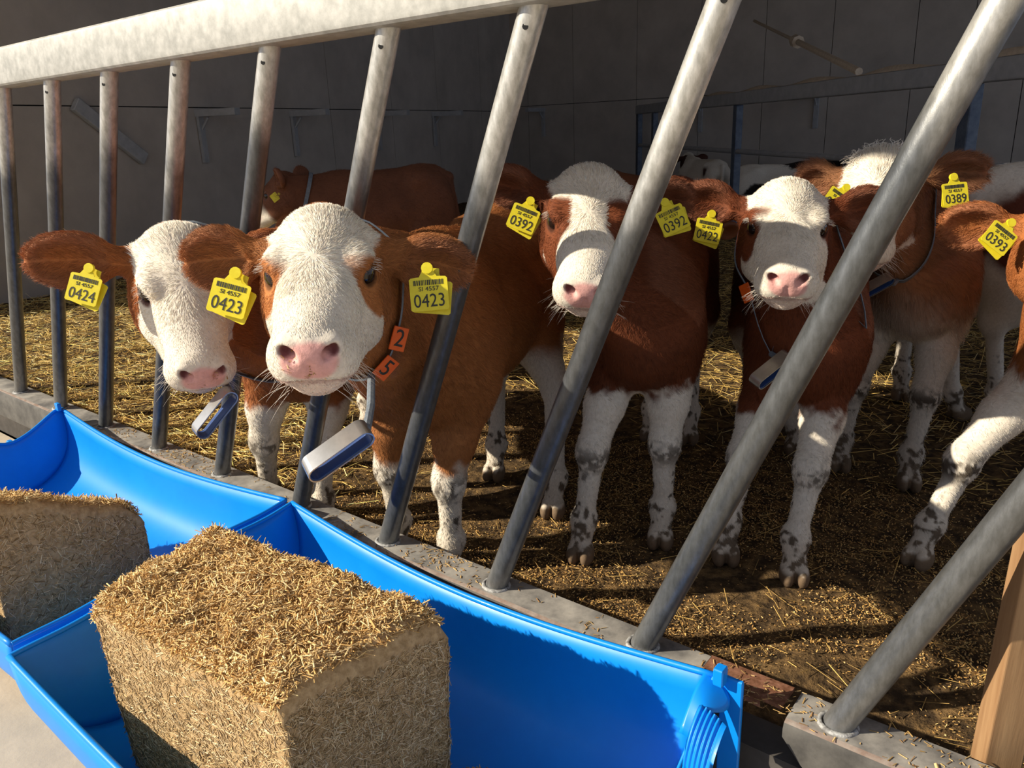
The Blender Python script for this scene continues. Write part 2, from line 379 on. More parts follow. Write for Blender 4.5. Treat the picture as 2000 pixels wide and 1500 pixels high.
# ------------------------------------------------------------------ troughs
def trough(label, x0, x1, yf, yb, zr, depth, left_cut, right_cut, sag=.03, skew=.0):
    r = empty('feed_trough', ((x0 + x1) / 2, (yf + yb) / 2, zr - depth))
    ym, hw = (yf + yb) / 2, (yb - yf) / 2
    NV, NU = 40, 44
    def prof(v, u):
        """v 0..1 front rim to back rim, u 0..1 along x"""
        th = math.pi * v; ex = 2 / 3.0
        cy = -math.copysign(abs(math.cos(th)) ** ex, math.cos(th)); cz = -abs(math.sin(th)) ** ex
        b_ = math.sin(math.pi * u) * (max(0, cy) ** 2)
        y = ym + hw * cy - .022 * b_; z = zr + depth * cz - sag * math.sin(math.pi * u) * abs(cy) ** 3
        ins = .045 * (zr - z) / depth
        x = x0 + ins + (x1 - x0 - 2 * ins) * u + skew * (yb - y) / (yb - yf)
        return np.array((x, y, z))
    P = [[prof(v / NV, u / NU) for v in range(NV + 1)] for u in range(NU + 1)]
    mb = MB(); mb.grid(P)
    o = mb.build('basin', M_BLUE, r, True)
    so = o.modifiers.new('thickness', 'SOLIDIFY'); so.thickness = .005; so.offset = 0
    ends = []
    for u, cut, sgn in ((0, left_cut, -1), (NU, right_cut, 1)):
        rows = []
        for v in range(NV + 1):
            p = P[u][v]; t = v / NV
            yy = p[1]; f = (yy - yf) / (yb - yf); top = zr - cut(f)
            col = []
            for k in range(11):
                z = p[2] + (max(top, p[2]) - p[2]) * k / 10
                bow = .030 * sgn * math.sin(math.pi * f) * 0
                xx = ((x0 + .045 * (zr - z) / depth) if sgn < 0 else (x1 - .045 * (zr - z) / depth)) + skew * (yb - yy) / (yb - yf)
                col.append(np.array((xx + bow, yy, z)))
            rows.append(col)
        mb = MB(); mb.grid(rows); e = mb.build('end_wall', M_BLUE, r, True)
        so = e.modifiers.new('thickness', 'SOLIDIFY'); so.thickness = .005; so.offset = 0
        ends.append([c[-1] for c in rows])
    rimpts = [P[u][0] for u in range(NU + 1)]
    mb = MB(); mb.tube(rimpts, .0055, 8); mb.build('front_rim', M_BLUE, r, True)
    mb = MB(); mb.tube([P[u][NV] for u in range(NU + 1)], .0055, 8); mb.build('back_rim', M_BLUE, r, True)
    for e in ends:
        mb = MB(); mb.tube([e[k] for k in range(0, len(e), 1)], .005, 8); mb.build('end_rim', M_BLUE, r, True)
    return r
flat = lambda f: .004 * math.sin(9 * f) ** 2
def scallop(f):
    if f > .97: return 0.0
    if f > .70: return .055 * math.sin((.97 - f) / .27 * math.pi / 2) ** 1.2
    if f > .62: return .055 - .02 * math.sin((.70 - f) / .08 * math.pi) ** 2
    if f > .30: return .055 + .05 * (.62 - f) / .32
    return .105 * max(0, f / .30) ** .5
def scallop_r(f):
    if f > .985: return .0
    if f > .80: return .02 + .10 * math.sin((.985 - f) / .185 * math.pi / 2)
    if f > .12: return .13 + .02 * math.sin((.80 - f) / .68 * math.pi)
    return .13 * (f / .12) ** .5
T2 = trough('', -1.452, -.405, .335, .968, .25, .225, flat, scallop_r, skew=.080)
tag(T2, 'bright blue plastic feed trough at the front holding the large chaff block', 'feed trough', 'blue feed troughs')
T1 = trough('', -2.66, -1.476, .352, .968, .25, .225, scallop, flat, skew=.070)
tag(T1, 'blue plastic feed trough further along the fence with the darker block in it', 'feed trough', 'blue feed troughs')
def hooks(r, x, sgn):
    mb = MB()
    for y in (.955,):
        mb.box((x, y, .262), (.022, .012, .026), bev=.003)
    mb.build('hook', M_BLUE, r)
hooks(T1, -2.648, -1); 
mb = MB(); mb.box((-2.655, .80, .185), (.018, .014, .024), bev=.003); mb.build('hook', M_BLUE, T1)
# moulded corner of the near trough: tongue, ribbed grip, hanging flap
mb = MB(); rows = []
for k in range(13):
    t = k / 12; y = .972 - .09 * t; row = []
    for q in range(9):
        s_ = q / 8; wv = .016 * math.sin(t * 2 * math.pi + .6) * s_
        row.append((-.420 + .038 * s_ + wv * .6, y - .02 * s_ * s_ + .01 * s_, .252 - .055 * t * t - .020 * s_ * s_ - wv * .8))
    rows.append(row)
mb.grid(rows); o = mb.build('corner_tongue', M_BLUE, T2, True); o.modifiers.new('thickness', 'SOLIDIFY').thickness = .006
mb = MB(); rows = []
for k in range(11):
    t = k / 10; a = 1.35 * t
    row = []
    for q in range(31):
        s_ = q / 30; rb = .0022 * math.cos(s_ * 5 * 2 * math.pi)
        row.append((-.398 + .036 * s_, .912 - .060 * math.sin(a) - rb * .5 - .006 * s_, .236 - .060 * (1 - math.cos(a)) - .028 * t + rb - .010 * s_ * s_))
    rows.append(row)
mb.grid(rows); o = mb.build('ribbed_grip', M_BLUE, T2, True); o.modifiers.new('thickness', 'SOLIDIFY').thickness = .008
mb = MB(); mb.box((-.378, .972, .165), (.035, .008, .18), bev=.003); mb.box((-.392, .958, .262), (.016, .02, .03), bev=.003)
mb.build('back_flap', M_BLUE, T2)

# ------------------------------------------------------------------ small loose stuff: chips, straw
def slivers(name, C, D, Lh, Wd, colr, material, parent=None, kind=None, nrm=None):
    """thin four-sided slivers: centres C, directions D, half lengths, widths"""
    n = len(C); D = D / np.linalg.norm(D, axis=1, keepdims=True)
    up = np.tile((0, 0, 1.), (n, 1)) if nrm is None else nrm
    a = np.cross(D, up); ln = np.linalg.norm(a, axis=1, keepdims=True); a = np.where(ln < 1e-3, np.array((1., 0, 0)), a / np.maximum(ln, 1e-6)); b = np.cross(a, D)
    L = np.asarray(Lh)[:, None]; w = np.asarray(Wd)[:, None]
    e0, e1 = C - D * L, C + D * L
    V = np.stack([e0 + a * w, e0 + b * w * .7, e0 - a * w, e1 + a * w * .8, e1 + b * w * .6, e1 - a * w * .8], 1).reshape(-1, 3)
    I = np.arange(n)[:, None] * 6
    Fq = np.stack([I + np.array([0, 3, 4, 1]), I + np.array([1, 4, 5, 2]), I + np.array([2, 5, 3, 0])], 1).reshape(-1, 4)
    cc = np.repeat(np.concatenate([colr, np.ones((n, 1))], 1), 6, 0)
    o = link_mesh(name, V, Fq, material, parent, False, {'col': ('FLOAT_COLOR', cc)})
    if kind: o['kind'] = kind
    return o
def mixcol(n, cols, w=None, var=.18):
    c = np.array(cols)[RNG.choice(len(cols), n, p=w)]
    return np.clip(c * (1 + var * RNG.standard_normal((n, 1))), .004, .95)

def block(name_label, corners_top, z_top, base_z, taper, dip, seed, nchip, slope=None):
    """pressed chaff block: four top corners (counter-clockwise), rough crumbled top"""
    Cn = [np.array(c, float) for c in corners_top]; cen = sum(Cn) / 4
    r = empty('chaff_block', (cen[0], cen[1], base_z))
    N = 46
    def top(u, v):
        p = (Cn[0] * (1 - u) + Cn[1] * u) * (1 - v) + (Cn[3] * (1 - u) + Cn[2] * u) * v
        return p
    S = lambda t: 1 - abs(2 * t - 1) ** 7
    zt = lambda u, v, x, y: (z_top if slope is None else z_top + slope[0] * u + slope[1] * v) + dip * (S(u) * S(v)) + (.030 * (fbm(np.array([[x, y, 0]]), 15, seed)[0] - .5) + .010 * (fbm(np.array([[x, y, 0]]), 48, seed + 3)[0] - .5)) + .006 * (vnoise(np.array([[x, y, 0]]), 90, seed)[0] - .5) - .035 * (max(0, abs(2 * u - 1) - .86) / .14) ** 2 * .5 - .035 * (max(0, abs(2 * v - 1) - .84) / .16) ** 2 * .5
    rows = []; T = np.zeros((N + 1, N + 1, 3))
    for i in range(N + 1):
        for j in range(N + 1):
            u, v = i / N, j / N; p = top(u, v); T[i, j] = (p[0], p[1], zt(u, v, p[0], p[1]))
    vs = [T[i, j] for i in range(N + 1) for j in range(N + 1)]
    I = np.arange((N + 1) ** 2).reshape(N + 1, N + 1)
    fs = [(I[i, j], I[i + 1, j], I[i + 1, j + 1], I[i, j + 1]) for i in range(N) for j in range(N)]
    ring = [I[i, 0] for i in range(N)] + [I[N, j] for j in range(N)] + [I[i, N] for i in range(N, 0, -1)] + [I[0, j] for j in range(N, 0, -1)]
    K = 26; prev = ring; nr = len(ring); cols = [[vs[k] for k in ring]]
    for k in range(1, K + 1):
        t = k / K; cur = []; row = []
        for q in ring:
            p = np.array(vs[q]); z = p[2] + (base_z - p[2]) * t
            sc = 1 - taper * (p[2] - z) / max(.05, z_top - base_z)
            xy = cen[:2] + (p[:2] - cen[:2]) * sc; pp = np.array((xy[0], xy[1], z))
            nz_ = .007 * (fbm(pp[None] , 30, seed + 2)[0] - .5) + .004 * (vnoise(pp[None], 110, seed + 5)[0] - .5)
            dr = (p[:2] - cen[:2]); dr = dr / (np.linalg.norm(dr) + 1e-9)
            pp[:2] += dr * nz_
            cur.append(len(vs)); vs.append(pp); row.append(pp)
        fs += [(prev[q], cur[q], cur[(q + 1) % nr], prev[(q + 1) % nr]) for q in range(nr)]
        prev = cur; cols.append(row)
    fs.append(tuple(prev[::-1]))
    link_mesh('core', vs, fs, M_BLOCK, r, True)
    # loose chips over the crumbled top and along the edges
    n = nchip; u = RNG.random(n); v = RNG.random(n)
    edge = RNG.random(n) < .35; v = np.where(edge, np.where(RNG.random(n) < .5, RNG.random(n) * .08, 1 - RNG.random(n) * .08), v)
    C = np.zeros((n, 3)); iu = np.clip((u * N).astype(int), 0, N); iv = np.clip((v * N).astype(int), 0, N)
    C = T[iu, iv] + np.stack([(u * N - iu - .5) * .009, (v * N - iv - .5) * .006, RNG.random(n) * .010], -1)
    D = RNG.standard_normal((n, 3)); D[:, 2] *= .42
    chip = [(.74, .50, .22), (.62, .38, .14), (.84, .65, .36), (.38, .21, .07), (.78, .56, .27)]
    slivers('crumbled_top', C, D, RNG.uniform(.003, .0095, n) * np.where(RNG.random(n) < .08, 1.8, 1), RNG.uniform(.0006, .0015, n) * np.where(RNG.random(n) < .08, 1.6, 1), mixcol(n, chip, [.3, .28, .14, .1, .18]), M_CRUMB, r, 'stuff')
    n2 = int(nchip * 1.6); G = np.array(cols)       # K+1 x nr x 3
    a = RNG.integers(1, K, n2); b = RNG.integers(0, nr, n2); fa = RNG.random((n2, 1)); fb = RNG.random((n2, 1))
    C2 = G[a, b] * (1 - fb) + G[a, (b + 1) % nr] * fb; C2 = C2 * (1 - fa) + (G[a + 1, b] * (1 - fb) + G[a + 1, (b + 1) % nr] * fb) * fa
    t1 = G[a, (b + 2) % nr] - G[a, b - 2]; t1 /= np.linalg.norm(t1, axis=1, keepdims=True); t2 = G[a + 1, b] - G[a, b]; t2 /= np.linalg.norm(t2, axis=1, keepdims=True)
    nn = np.cross(t2, t1); cs = (C2 - [cen[0], cen[1], 0]); cs[:, 2] = 0
    nn *= np.sign((nn * cs).sum(1, keepdims=True))
    th = RNG.random((n2, 1)) * 2 * np.pi; D2 = t1 * np.cos(th) + t2 * np.sin(th) + nn * RNG.uniform(-.05, .16, (n2, 1))
    chs = [(.62, .45, .24), (.50, .34, .16), (.76, .60, .37), (.30, .19, .08)]
    slivers('chaff_face', C2 + nn * .0006, D2, RNG.uniform(.003, .010, n2), RNG.uniform(.0005, .0011, n2), mixcol(n2, chs, [.4, .3, .15, .15]), M_CRUMB, r, 'stuff', nn)
    return r
B2 = block('', [(-1.205, .418), (-.762, .452), (-.715, .712), (-1.255, .665)], .380, .045, .06, .014, 1, 15000)
tag(B2, 'large block of pressed chaff with sunlit crumbly top in the near blue trough', 'fodder block', 'pressed chaff blocks')
B1 = block('', [(-2.05, .385), (-1.575, .395), (-1.600, .695), (-2.06, .675)], .345, .045, .03, .010, 4, 8000, (.115, -.150))
tag(B1, 'shaded grey-brown chaff block in the blue trough further along', 'fodder block', 'pressed chaff blocks')
def heap(label, parent, cx, cy, rx, ry, z0, hgt, n):
    ang = RNG.random(n) * 2 * np.pi; rr = np.sqrt(RNG.random(n))
    x = cx + rx * rr * np.cos(ang); y = cy + ry * rr * np.sin(ang); z = z0 + hgt * (1 - rr ** 2) * RNG.random(n) ** .4
    D = RNG.standard_normal((n, 3)); D[:, 2] *= .35
    o = slivers('loose_chaff', np.stack([x, y, z], -1), D, RNG.uniform(.004, .011, n), RNG.uniform(.0007, .0016, n), mixcol(n, [(.42, .25, .10), (.30, .17, .06), (.55, .38, .17)]), M_CRUMB, None, 'stuff')
    return tag(o, label, 'chaff')
heap('loose chaff fallen in the near trough at the left of the large block', None, -1.17, .50, .12, .09, .030, .040, 3500)
heap('loose chaff fallen in the near trough at the right of the large block', None, -.62, .64, .17, .17, .030, .115, 9000)

# straw bedding: long stalks thick at the left and at the back, crumbs near the rail
def scatter(n, x0, x1, y0, y1):
    return RNG.uniform(x0, x1, n), RNG.uniform(y0, y1, n)
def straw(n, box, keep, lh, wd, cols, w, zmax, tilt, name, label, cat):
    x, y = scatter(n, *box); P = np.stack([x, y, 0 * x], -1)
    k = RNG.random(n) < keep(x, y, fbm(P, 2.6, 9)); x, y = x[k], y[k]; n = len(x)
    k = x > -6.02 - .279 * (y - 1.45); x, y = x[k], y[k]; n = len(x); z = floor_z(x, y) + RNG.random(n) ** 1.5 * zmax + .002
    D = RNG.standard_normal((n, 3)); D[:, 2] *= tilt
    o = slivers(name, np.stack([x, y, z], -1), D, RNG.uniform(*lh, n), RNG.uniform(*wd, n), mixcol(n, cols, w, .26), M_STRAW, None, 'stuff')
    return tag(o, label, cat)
def leftness(x, y): return np.clip((-1.55 - x - .30 * (y - 1.2)) / .8, 0, 1)
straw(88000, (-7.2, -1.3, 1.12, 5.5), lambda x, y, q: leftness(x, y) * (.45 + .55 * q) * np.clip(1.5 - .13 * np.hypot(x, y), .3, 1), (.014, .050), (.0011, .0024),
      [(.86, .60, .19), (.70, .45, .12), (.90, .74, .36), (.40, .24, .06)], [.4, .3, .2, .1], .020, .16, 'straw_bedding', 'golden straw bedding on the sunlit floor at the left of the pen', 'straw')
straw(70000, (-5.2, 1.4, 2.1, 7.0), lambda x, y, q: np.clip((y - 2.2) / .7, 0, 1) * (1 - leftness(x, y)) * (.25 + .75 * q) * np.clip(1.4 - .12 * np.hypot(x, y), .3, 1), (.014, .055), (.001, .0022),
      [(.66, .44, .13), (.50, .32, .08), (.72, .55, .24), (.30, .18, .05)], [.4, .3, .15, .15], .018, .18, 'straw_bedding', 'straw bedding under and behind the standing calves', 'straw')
straw(1500, (-1.6, .6, 1.12, 2.3), lambda x, y, q: .25 + q * .5, (.008, .045), (.0007, .0013),
      [(.62, .40, .12), (.42, .26, .08)], [.6, .4], .012, .2, 'loose_straw', 'scattered single straws on the dark trodden floor near the fence', 'straw')
straw(190000, (-3.6, .7, 1.09, 2.5), lambda x, y, q: np.clip(q * 4.2 - 1.55, .04, 1) * np.clip(1.5 - .9 * (y - 1.1), .12, 1), (.0008, .0034), (.0008, .0020),
      [(.56, .33, .105), (.40, .22, .065), (.68, .47, .19), (.20, .11, .04)], [.35, .3, .15, .2], .008, .5, 'bedding_crumbs', 'brown crumbs and chaff trodden into the floor behind the bottom rail', 'chaff')
x, y = scatter(2600, -2.5, .15, .994, 1.07); q = fbm(np.stack([x, y, 0 * x], -1), 7, 2); k = RNG.random(len(x)) < np.clip(q * 3 - 1.1, 0, 1); x, y = x[k], y[k]
n = len(x); D = RNG.standard_normal((n, 3)); D[:, 2] *= .1
tag(slivers('rail_crumbs', np.stack([x, y, np.full(n, .2012)], -1), D, RNG.uniform(.0015, .007, n), RNG.uniform(.0006, .0014, n), mixcol(n, [(.45, .28, .10), (.55, .38, .17), (.3, .17, .07)]), M_CRUMB, None, 'stuff'),
    'chaff crumbs lying on top of the bottom rail', 'chaff')
tag(slivers('straw_stalk', np.array([(-.098, 1.012, .2025)]), np.array([(.45, -1., 0)]), [.018], [.0028], np.array([(.66, .5, .24)]), M_STRAW), 'single pale straw stalk lying on the bottom rail beside the slanted bar foot', 'straw')

# ------------------------------------------------------------------ calves
class Field:
    def __init__(s, lo, hi, h):
        s.lo = np.array(lo, float); s.h = h; s.n = np.ceil((np.array(hi) - s.lo) / h).astype(int) + 1
        s.d = np.full(tuple(s.n), .15, np.float32)
        s.ax = [s.lo[i] + h * np.arange(s.n[i]) for i in range(3)]
    def put(s, lo, hi, fn, k, sub=False):
        m = k + .03
        i0 = np.clip(np.floor((np.array(lo) - m - s.lo) / s.h).astype(int), 0, s.n - 1); i1 = np.clip(np.ceil((np.array(hi) + m - s.lo) / s.h).astype(int) + 1, 1, s.n)
        if np.any(i1 <= i0): return
        X = s.ax[0][i0[0]:i1[0], None, None]; Y = s.ax[1][None, i0[1]:i1[1], None]; Z = s.ax[2][None, None, i0[2]:i1[2]]
        v = fn(X, Y, Z); sl = tuple(slice(a, b) for a, b in zip(i0, i1)); a = s.d[sl]
        if sub:
            h = np.clip(.5 - .5 * (a + v) / k, 0, 1); s.d[sl] = a + (-v - a) * h + k * h * (1 - h)
        else:
            h = np.clip(.5 + .5 * (a - v) / k, 0, 1); s.d[sl] = a + (v - a) * h - k * h * (1 - h)
    def ell(s, c, r, A=np.eye(3), k=.02, sub=False):
        c = np.array(c, float); A = np.asarray(A); ext = np.sqrt(((A * np.array(r)) ** 2).sum(1))
        def fn(X, Y, Z):
            dx, dy, dz = X - c[0], Y - c[1], Z - c[2]; k0 = 0; k1 = 0
            for j in range(3):
                q = dx * A[0, j] + dy * A[1, j] + dz * A[2, j]; k0 = k0 + (q / r[j]) ** 2; k1 = k1 + (q / r[j] ** 2) ** 2
            k0 = np.sqrt(k0); return k0 * (k0 - 1) / np.sqrt(k1 + 1e-12)
        s.put(c - ext, c + ext, fn, k, sub)
    def cone(s, a, b, ra, rb, k=.02, sub=False):
        a = np.array(a, float); b = np.array(b, float); d = b - a; L2 = d @ d + 1e-12; rm = max(ra, rb)
        def fn(X, Y, Z):
            t = np.clip(((X - a[0]) * d[0] + (Y - a[1]) * d[1] + (Z - a[2]) * d[2]) / L2, 0, 1)
            return np.sqrt((X - a[0] - t * d[0]) ** 2 + (Y - a[1] - t * d[1]) ** 2 + (Z - a[2] - t * d[2]) ** 2) - (ra + (rb - ra) * t)
        s.put(np.minimum(a, b) - rm, np.maximum(a, b) + rm, fn, k, sub)
    def at(s, p):
        i = np.clip(np.round((np.asarray(p) - s.lo) / s.h).astype(int), 0, s.n - 1); return s.d[i[..., 0], i[..., 1], i[..., 2]]
    def mesh(s):
        d = s.d; ins = d < 0
        C = [(i, j, k) for i in (0, 1) for j in (0, 1) for k in (0, 1)]
        sl = lambda a, c: a[c[0]:a.shape[0] - 1 + c[0], c[1]:a.shape[1] - 1 + c[1], c[2]:a.shape[2] - 1 + c[2]]
        cnt = sum(sl(ins, c).astype(np.int8) for c in C); mix = (cnt > 0) & (cnt < 8)
        idx = np.full(mix.shape, -1, np.int64); ii = np.argwhere(mix); idx[mix] = np.arange(len(ii))
        val = {c: d[ii[:, 0] + c[0], ii[:, 1] + c[1], ii[:, 2] + c[2]] for c in C}
        acc = np.zeros((len(ii), 3)); num = np.zeros(len(ii))
        for a in C:
            for ax in range(3):
                if a[ax] == 0:
                    b = list(a); b[ax] = 1; b = tuple(b); va, vb = val[a], val[b]; x = (va < 0) != (vb < 0)
                    t = np.where(x, va / np.where(x, va - vb, 1), 0); p = np.tile(np.array(a, float), (len(ii), 1)); p[:, ax] += t
                    acc += p * x[:, None]; num += x
        V = s.lo + s.h * (ii + acc / num[:, None])
        Qs = []
        for ax in range(3):
            u, v = (ax + 1) % 3, (ax + 2) % 3
            a0 = [slice(None)] * 3; a1 = [slice(None)] * 3; a0[ax] = slice(0, -1); a1[ax] = slice(1, None)
            e = np.argwhere(ins[tuple(a0)] != ins[tuple(a1)])
            e = e[(e[:, u] > 0) & (e[:, v] > 0) & (e[:, u] < s.n[u] - 1) & (e[:, v] < s.n[v] - 1)]
            def cell(du, dv):
                q = e.copy(); q[:, u] -= du; q[:, v] -= dv; return idx[q[:, 0], q[:, 1], q[:, 2]]
            Qd = np.stack([cell(1, 1), cell(0, 1), cell(0, 0), cell(1, 0)], 1)
            fl = ~ins[e[:, 0], e[:, 1], e[:, 2]]; Qd[fl] = Qd[fl][:, ::-1]
            Qs.append(Qd)
        return V, np.concatenate(Qs)

def unit(v): v = np.array(v, float); return v / np.linalg.norm(v)
WHITE = np.array((.82, .745, .625)); PINK = np.array((.80, .43, .385))
def sstep(a, b, x): t = np.clip((x - a) / (b - a), 0, 1); return t * t * (3 - 2 * t)

def eyeframe(sg):
    o = unit((.52, .84 * sg, .10)); h_ = np.array((.84, -.50 * sg, -.28)); h_ = unit(h_ - o * (h_ @ o)); return np.array((.006, .0655 * sg, .030)), o, h_, np.cross(o, h_)
def calf(name_label, T, M, s, chest, hip, feet=None, zw=.84, h=.005, brown=(.34, .115, .034), ears=None, style=None, hairs=0, tags=(), collar=None,
         legwhite=.40, mud=1.0, group='brown and white calves in the pen', curls=False, hair_len=1.0, width=1.0):
    st = dict(patchR=True, patchL=True, body='brown', bodycut=None); st.update(style or {})
    T = np.array(T, float); Mx = np.array(M, float).T            # columns: face axis, calf's left, brow
    chest = np.array(chest, float); hip = np.array(hip, float); L = np.linalg.norm(chest - hip); hd = (chest - hip) / L; lt = np.array((-hd[1], hd[0]))
    kz = zw / .84
    def B(f, l, z): p = chest + hd * f + lt * l * width; return np.array((p[0], p[1], z * kz))
    Ab = np.stack([np.array((*hd, 0)), np.array((*lt, 0)), np.array((0, 0, 1.))], 1)
    H = lambda f, l, u: T + Mx @ (np.array((f, l, u), float) * s)
    ft = dict(FL=B(.03, .085, 0), FR=B(.03, -.085, 0), HL=B(-L - .02, .09, 0), HR=B(-L - .02, -.09, 0))
    for k_, v_ in (feet or {}).items(): ft[k_] = np.array((*v_, 0.))
    allp = np.array([H(-.2, -.3, 0), H(-.2, .3, .1), H(.27, 0, 0), H(0, 0, .2), B(.25, .25, 0), B(.25, -.25, .9), B(-L - .36, .25, 0), B(-L - .36, -.25, .96)] + [v + np.array((0, 0, 0)) for v in ft.values()])
    lo = allp.min(0) - .10; hi = allp.max(0) + .10; lo[2] = -.012
    Fd = Field(lo, hi, h)
    # ---- trunk
    wd_ = width
    Fd.ell(B(-.03, 0, .595), (.21, .150 * wd_, .200 * kz), Ab, .03)
    for sg in (1, -1): Fd.ell(B(.0, .085 * sg, .57), (.11, .062, .165 * kz), Ab, .05)
    Fd.ell(B(-.09, 0, .735), (.15, .075 * wd_, .10), Ab, .06)
    Fd.ell(B(-.5 * L, 0, .585), (.22 + .22 * L, .168 * wd_, .185 * kz), Ab, .06)
    Fd.cone(B(-.08, 0, .745), B(-L, 0, .755), .085, .095, .06)
    Fd.ell(B(-L, 0, .675), (.18, .142 * wd_, .165 * kz), Ab, .06)
    for sg in (1, -1):
        Fd.ell(B(-L + .05, .105 * sg, .775), (.06, .042, .045), Ab, .05)
        Fd.ell(B(-L - .03, .095 * sg, .54), (.135, .072, .20 * kz), Ab, .05)
    tb = B(-L - .17, 0, .775); Fd.cone(B(-L - .08, 0, .80), tb, .045, .028, .04); Fd.cone(tb, B(-L - .215, .02, .50), .024, .016, .02); Fd.cone(B(-L - .215, .02, .50), B(-L - .20, .02, .33), .018, .026, .02)
    # ---- legs
    for nm, sg in (('FL', 1), ('FR', -1)):
        f = ft[nm]; sh = B(.03, .088 * sg, .50); kn = np.array((*(f[:2] * .70 + sh[:2] * .30 + hd * .018), .272 * kz)); fe = np.array((*(f[:2] * .97 + sh[:2] * .03 - hd * .012), .100))
        Fd.cone(B(-.01, .088 * sg, .50), sh * .45 + kn * .55, .068, .046, .05); Fd.cone(sh * .45 + kn * .55, kn, .046, .036, .03)
        Fd.ell(kn, (.037, .037, .047), Ab, .02); Fd.cone(kn - (0, 0, .02), fe, .029, .0235, .02); Fd.ell(fe, (.031, .031, .03), Ab, .02)
        hoof(Fd, fe, f, Ab, hd, lt)
    for nm, sg in (('HL', 1), ('HR', -1)):
        f = ft[nm]; sti = B(-L + .08, .108 * sg, .47); hk = np.array((*(f[:2] - hd * .075 + (B(-L, .09 * sg, 0)[:2] - f[:2]) * .22), .345 * kz)); fe = np.array((*(f[:2] - hd * .02), .105))
        Fd.cone(sti, hk, .075, .036, .05); Fd.ell(hk, (.038, .032, .045), Ab, .02); Fd.cone(B(-L - .10, .095 * sg, .50), hk - np.array((*hd * .012, 0)), .05, .022, .04)
        Fd.cone(hk, fe, .029, .0245, .02); Fd.ell(fe, (.032, .031, .031), Ab, .02)
        hoof(Fd, fe, f, Ab, hd, lt)
    # ---- neck
    nb = B(-.07, 0, .70)
    Fd.cone(H(-.10, 0, -.005), nb, .076 * s, .125, .06); Fd.cone(H(-.06, 0, -.055), B(.06, 0, .56), .060 * s, .125, .06); Fd.cone(H(-.01, 0, -.085), B(.13, 0, .50), .026 * s, .055, .06)
    # ---- head
    def HE(c, r, k=.02, A=None, sub=False):
        Fd.ell(H(*c), np.array(r) * s, Mx if A is None else Mx @ A, k * s, sub)
    def HC(a, b, ra, rb, k=.02, sub=False): Fd.cone(H(*a), H(*b), ra * s, rb * s, k * s, sub)
    HE((-.045, 0, .008), (.092, .088, .086), .03)
    HE((-.088, 0, .040), (.055, .070, .062), .03)
    HC((.00, 0, .022), (.165, 0, .002), .059, .043, .03)
    HE((.060, .032, .000), (.10, .031, .046), .03); HE((.060, -.032, .000), (.10, .031, .046), .03)
    HE((.166, 0, -.012), (.042, .056, .045), .025)
    for sg in (1, -1):
        HE((.172, .031 * sg, -.021), (.034, .033, .034), .02)
        HC((-.050, .045 * sg, -.074), (.125, .024 * sg, -.054), .046, .032, .03)
        HE((-.030, .060 * sg, -.036), (.085, .039, .070), .03)
        HE((.000, .062 * sg, .056), (.036, .022, .015), .02)
        HE((.190, .031 * sg, .013), (.018, .018, .018), .012)
    HE((.187, 0, .000), (.020, .035, .027), .015)
    HE((.156, 0, -.060), (.038, .036, .024), .02)
    for sg in (1, -1):          # eyelids with an almond opening, nostrils, mouth
        ec, eo, eh, ev = eyeframe(sg); Ae = np.stack([eo, eh, ev], 1)
        HE(ec, (.0238, .0262, .0225), .010, Ae)
        HE(ec + eo * .022, (.021, .0198, .0142), .004, Ae, True)
        an = math.radians(32) * sg; Ar = np.array([[1, 0, 0], [0, math.cos(an), -math.sin(an)], [0, math.sin(an), math.cos(an)]])
        HE((.204, .0305 * sg, .013), (.017, .0120, .0076), .007, Ar, True)
        HC((.206, .022 * sg, .004), (.205, .024 * sg, .010), .0040, .004, .008, True)
    HC((.212, 0, -.028), (.212, 0, -.004), .0022, .0018, .008, True)
    mp = [(.212, 0, -.039), (.200, .028, -.041), (.182, .048, -.043), (.152, .060, -.044), (.118, .060, -.038)]
    for sg in (1, -1):
        for a, b in zip(mp[:-1], mp[1:]): HC((a[0], a[1] * sg, a[2]), (b[0], b[1] * sg, b[2]), .0042, .0036, .006, True)
    # ---- ears
    earD = {}
    ed = dict(R=dict(d=(-.10, -1, -.06), n=(.88, -.1, .12), L=.145, w=.105), Lf=dict(d=(-.10, 1, -.06), n=(.88, .1, .12), L=.145, w=.105))
    for k_, v_ in (ears or {}).items(): ed[k_].update(v_)
    for side, e in ed.items():
        sg = -1 if side == 'R' else 1; d_ = unit(e['d']); n_ = np.array(e['n'], float); n_ = unit(n_ - d_ * (n_ @ d_)); w_ = np.cross(n_, d_)
        base = np.array((-.088, .066 * sg, .022)); A = np.stack([d_, w_, n_], 1); Le = e['L']
        HC(base, base + d_ * .06, .031, .024, .025)
        c = base + d_ * (.045 + Le / 2)
        HE(c, (Le / 2, e['w'] / 2, .026), .018, A)
        HE(c + n_ * .021 + d_ * .004, (Le / 2 * .86, e['w'] / 2 * .78, .025), .008, A, True)
        earD[side] = (base, d_, w_, n_, Le)
    V, Q = Fd.mesh()
    # ---- colours
    bc = np.array(brown)
    def colour(P):
        q = (P - T) @ Mx / s; f, l, u = q[:, 0], q[:, 1], q[:, 2]; al = np.abs(l)
        n1 = fbm(P, 34, 3) - .5; n2 = fbm(P, 9, 6) - .5; n3 = fbm(P, 70, 8)
        c = np.tile(bc, (len(P), 1)) * (1 + .55 * n2[:, None])
        bq = np.stack([(P[:, :2] - chest) @ hd, (P[:, :2] - chest) @ lt, P[:, 2] / kz], -1)
        def put(c, w, colr): return c + (np.array(colr) - c) * np.clip(w, 0, 1)[:, None]
        body = st['body']; z = bq[:, 2]
        wl = WHITE * .93
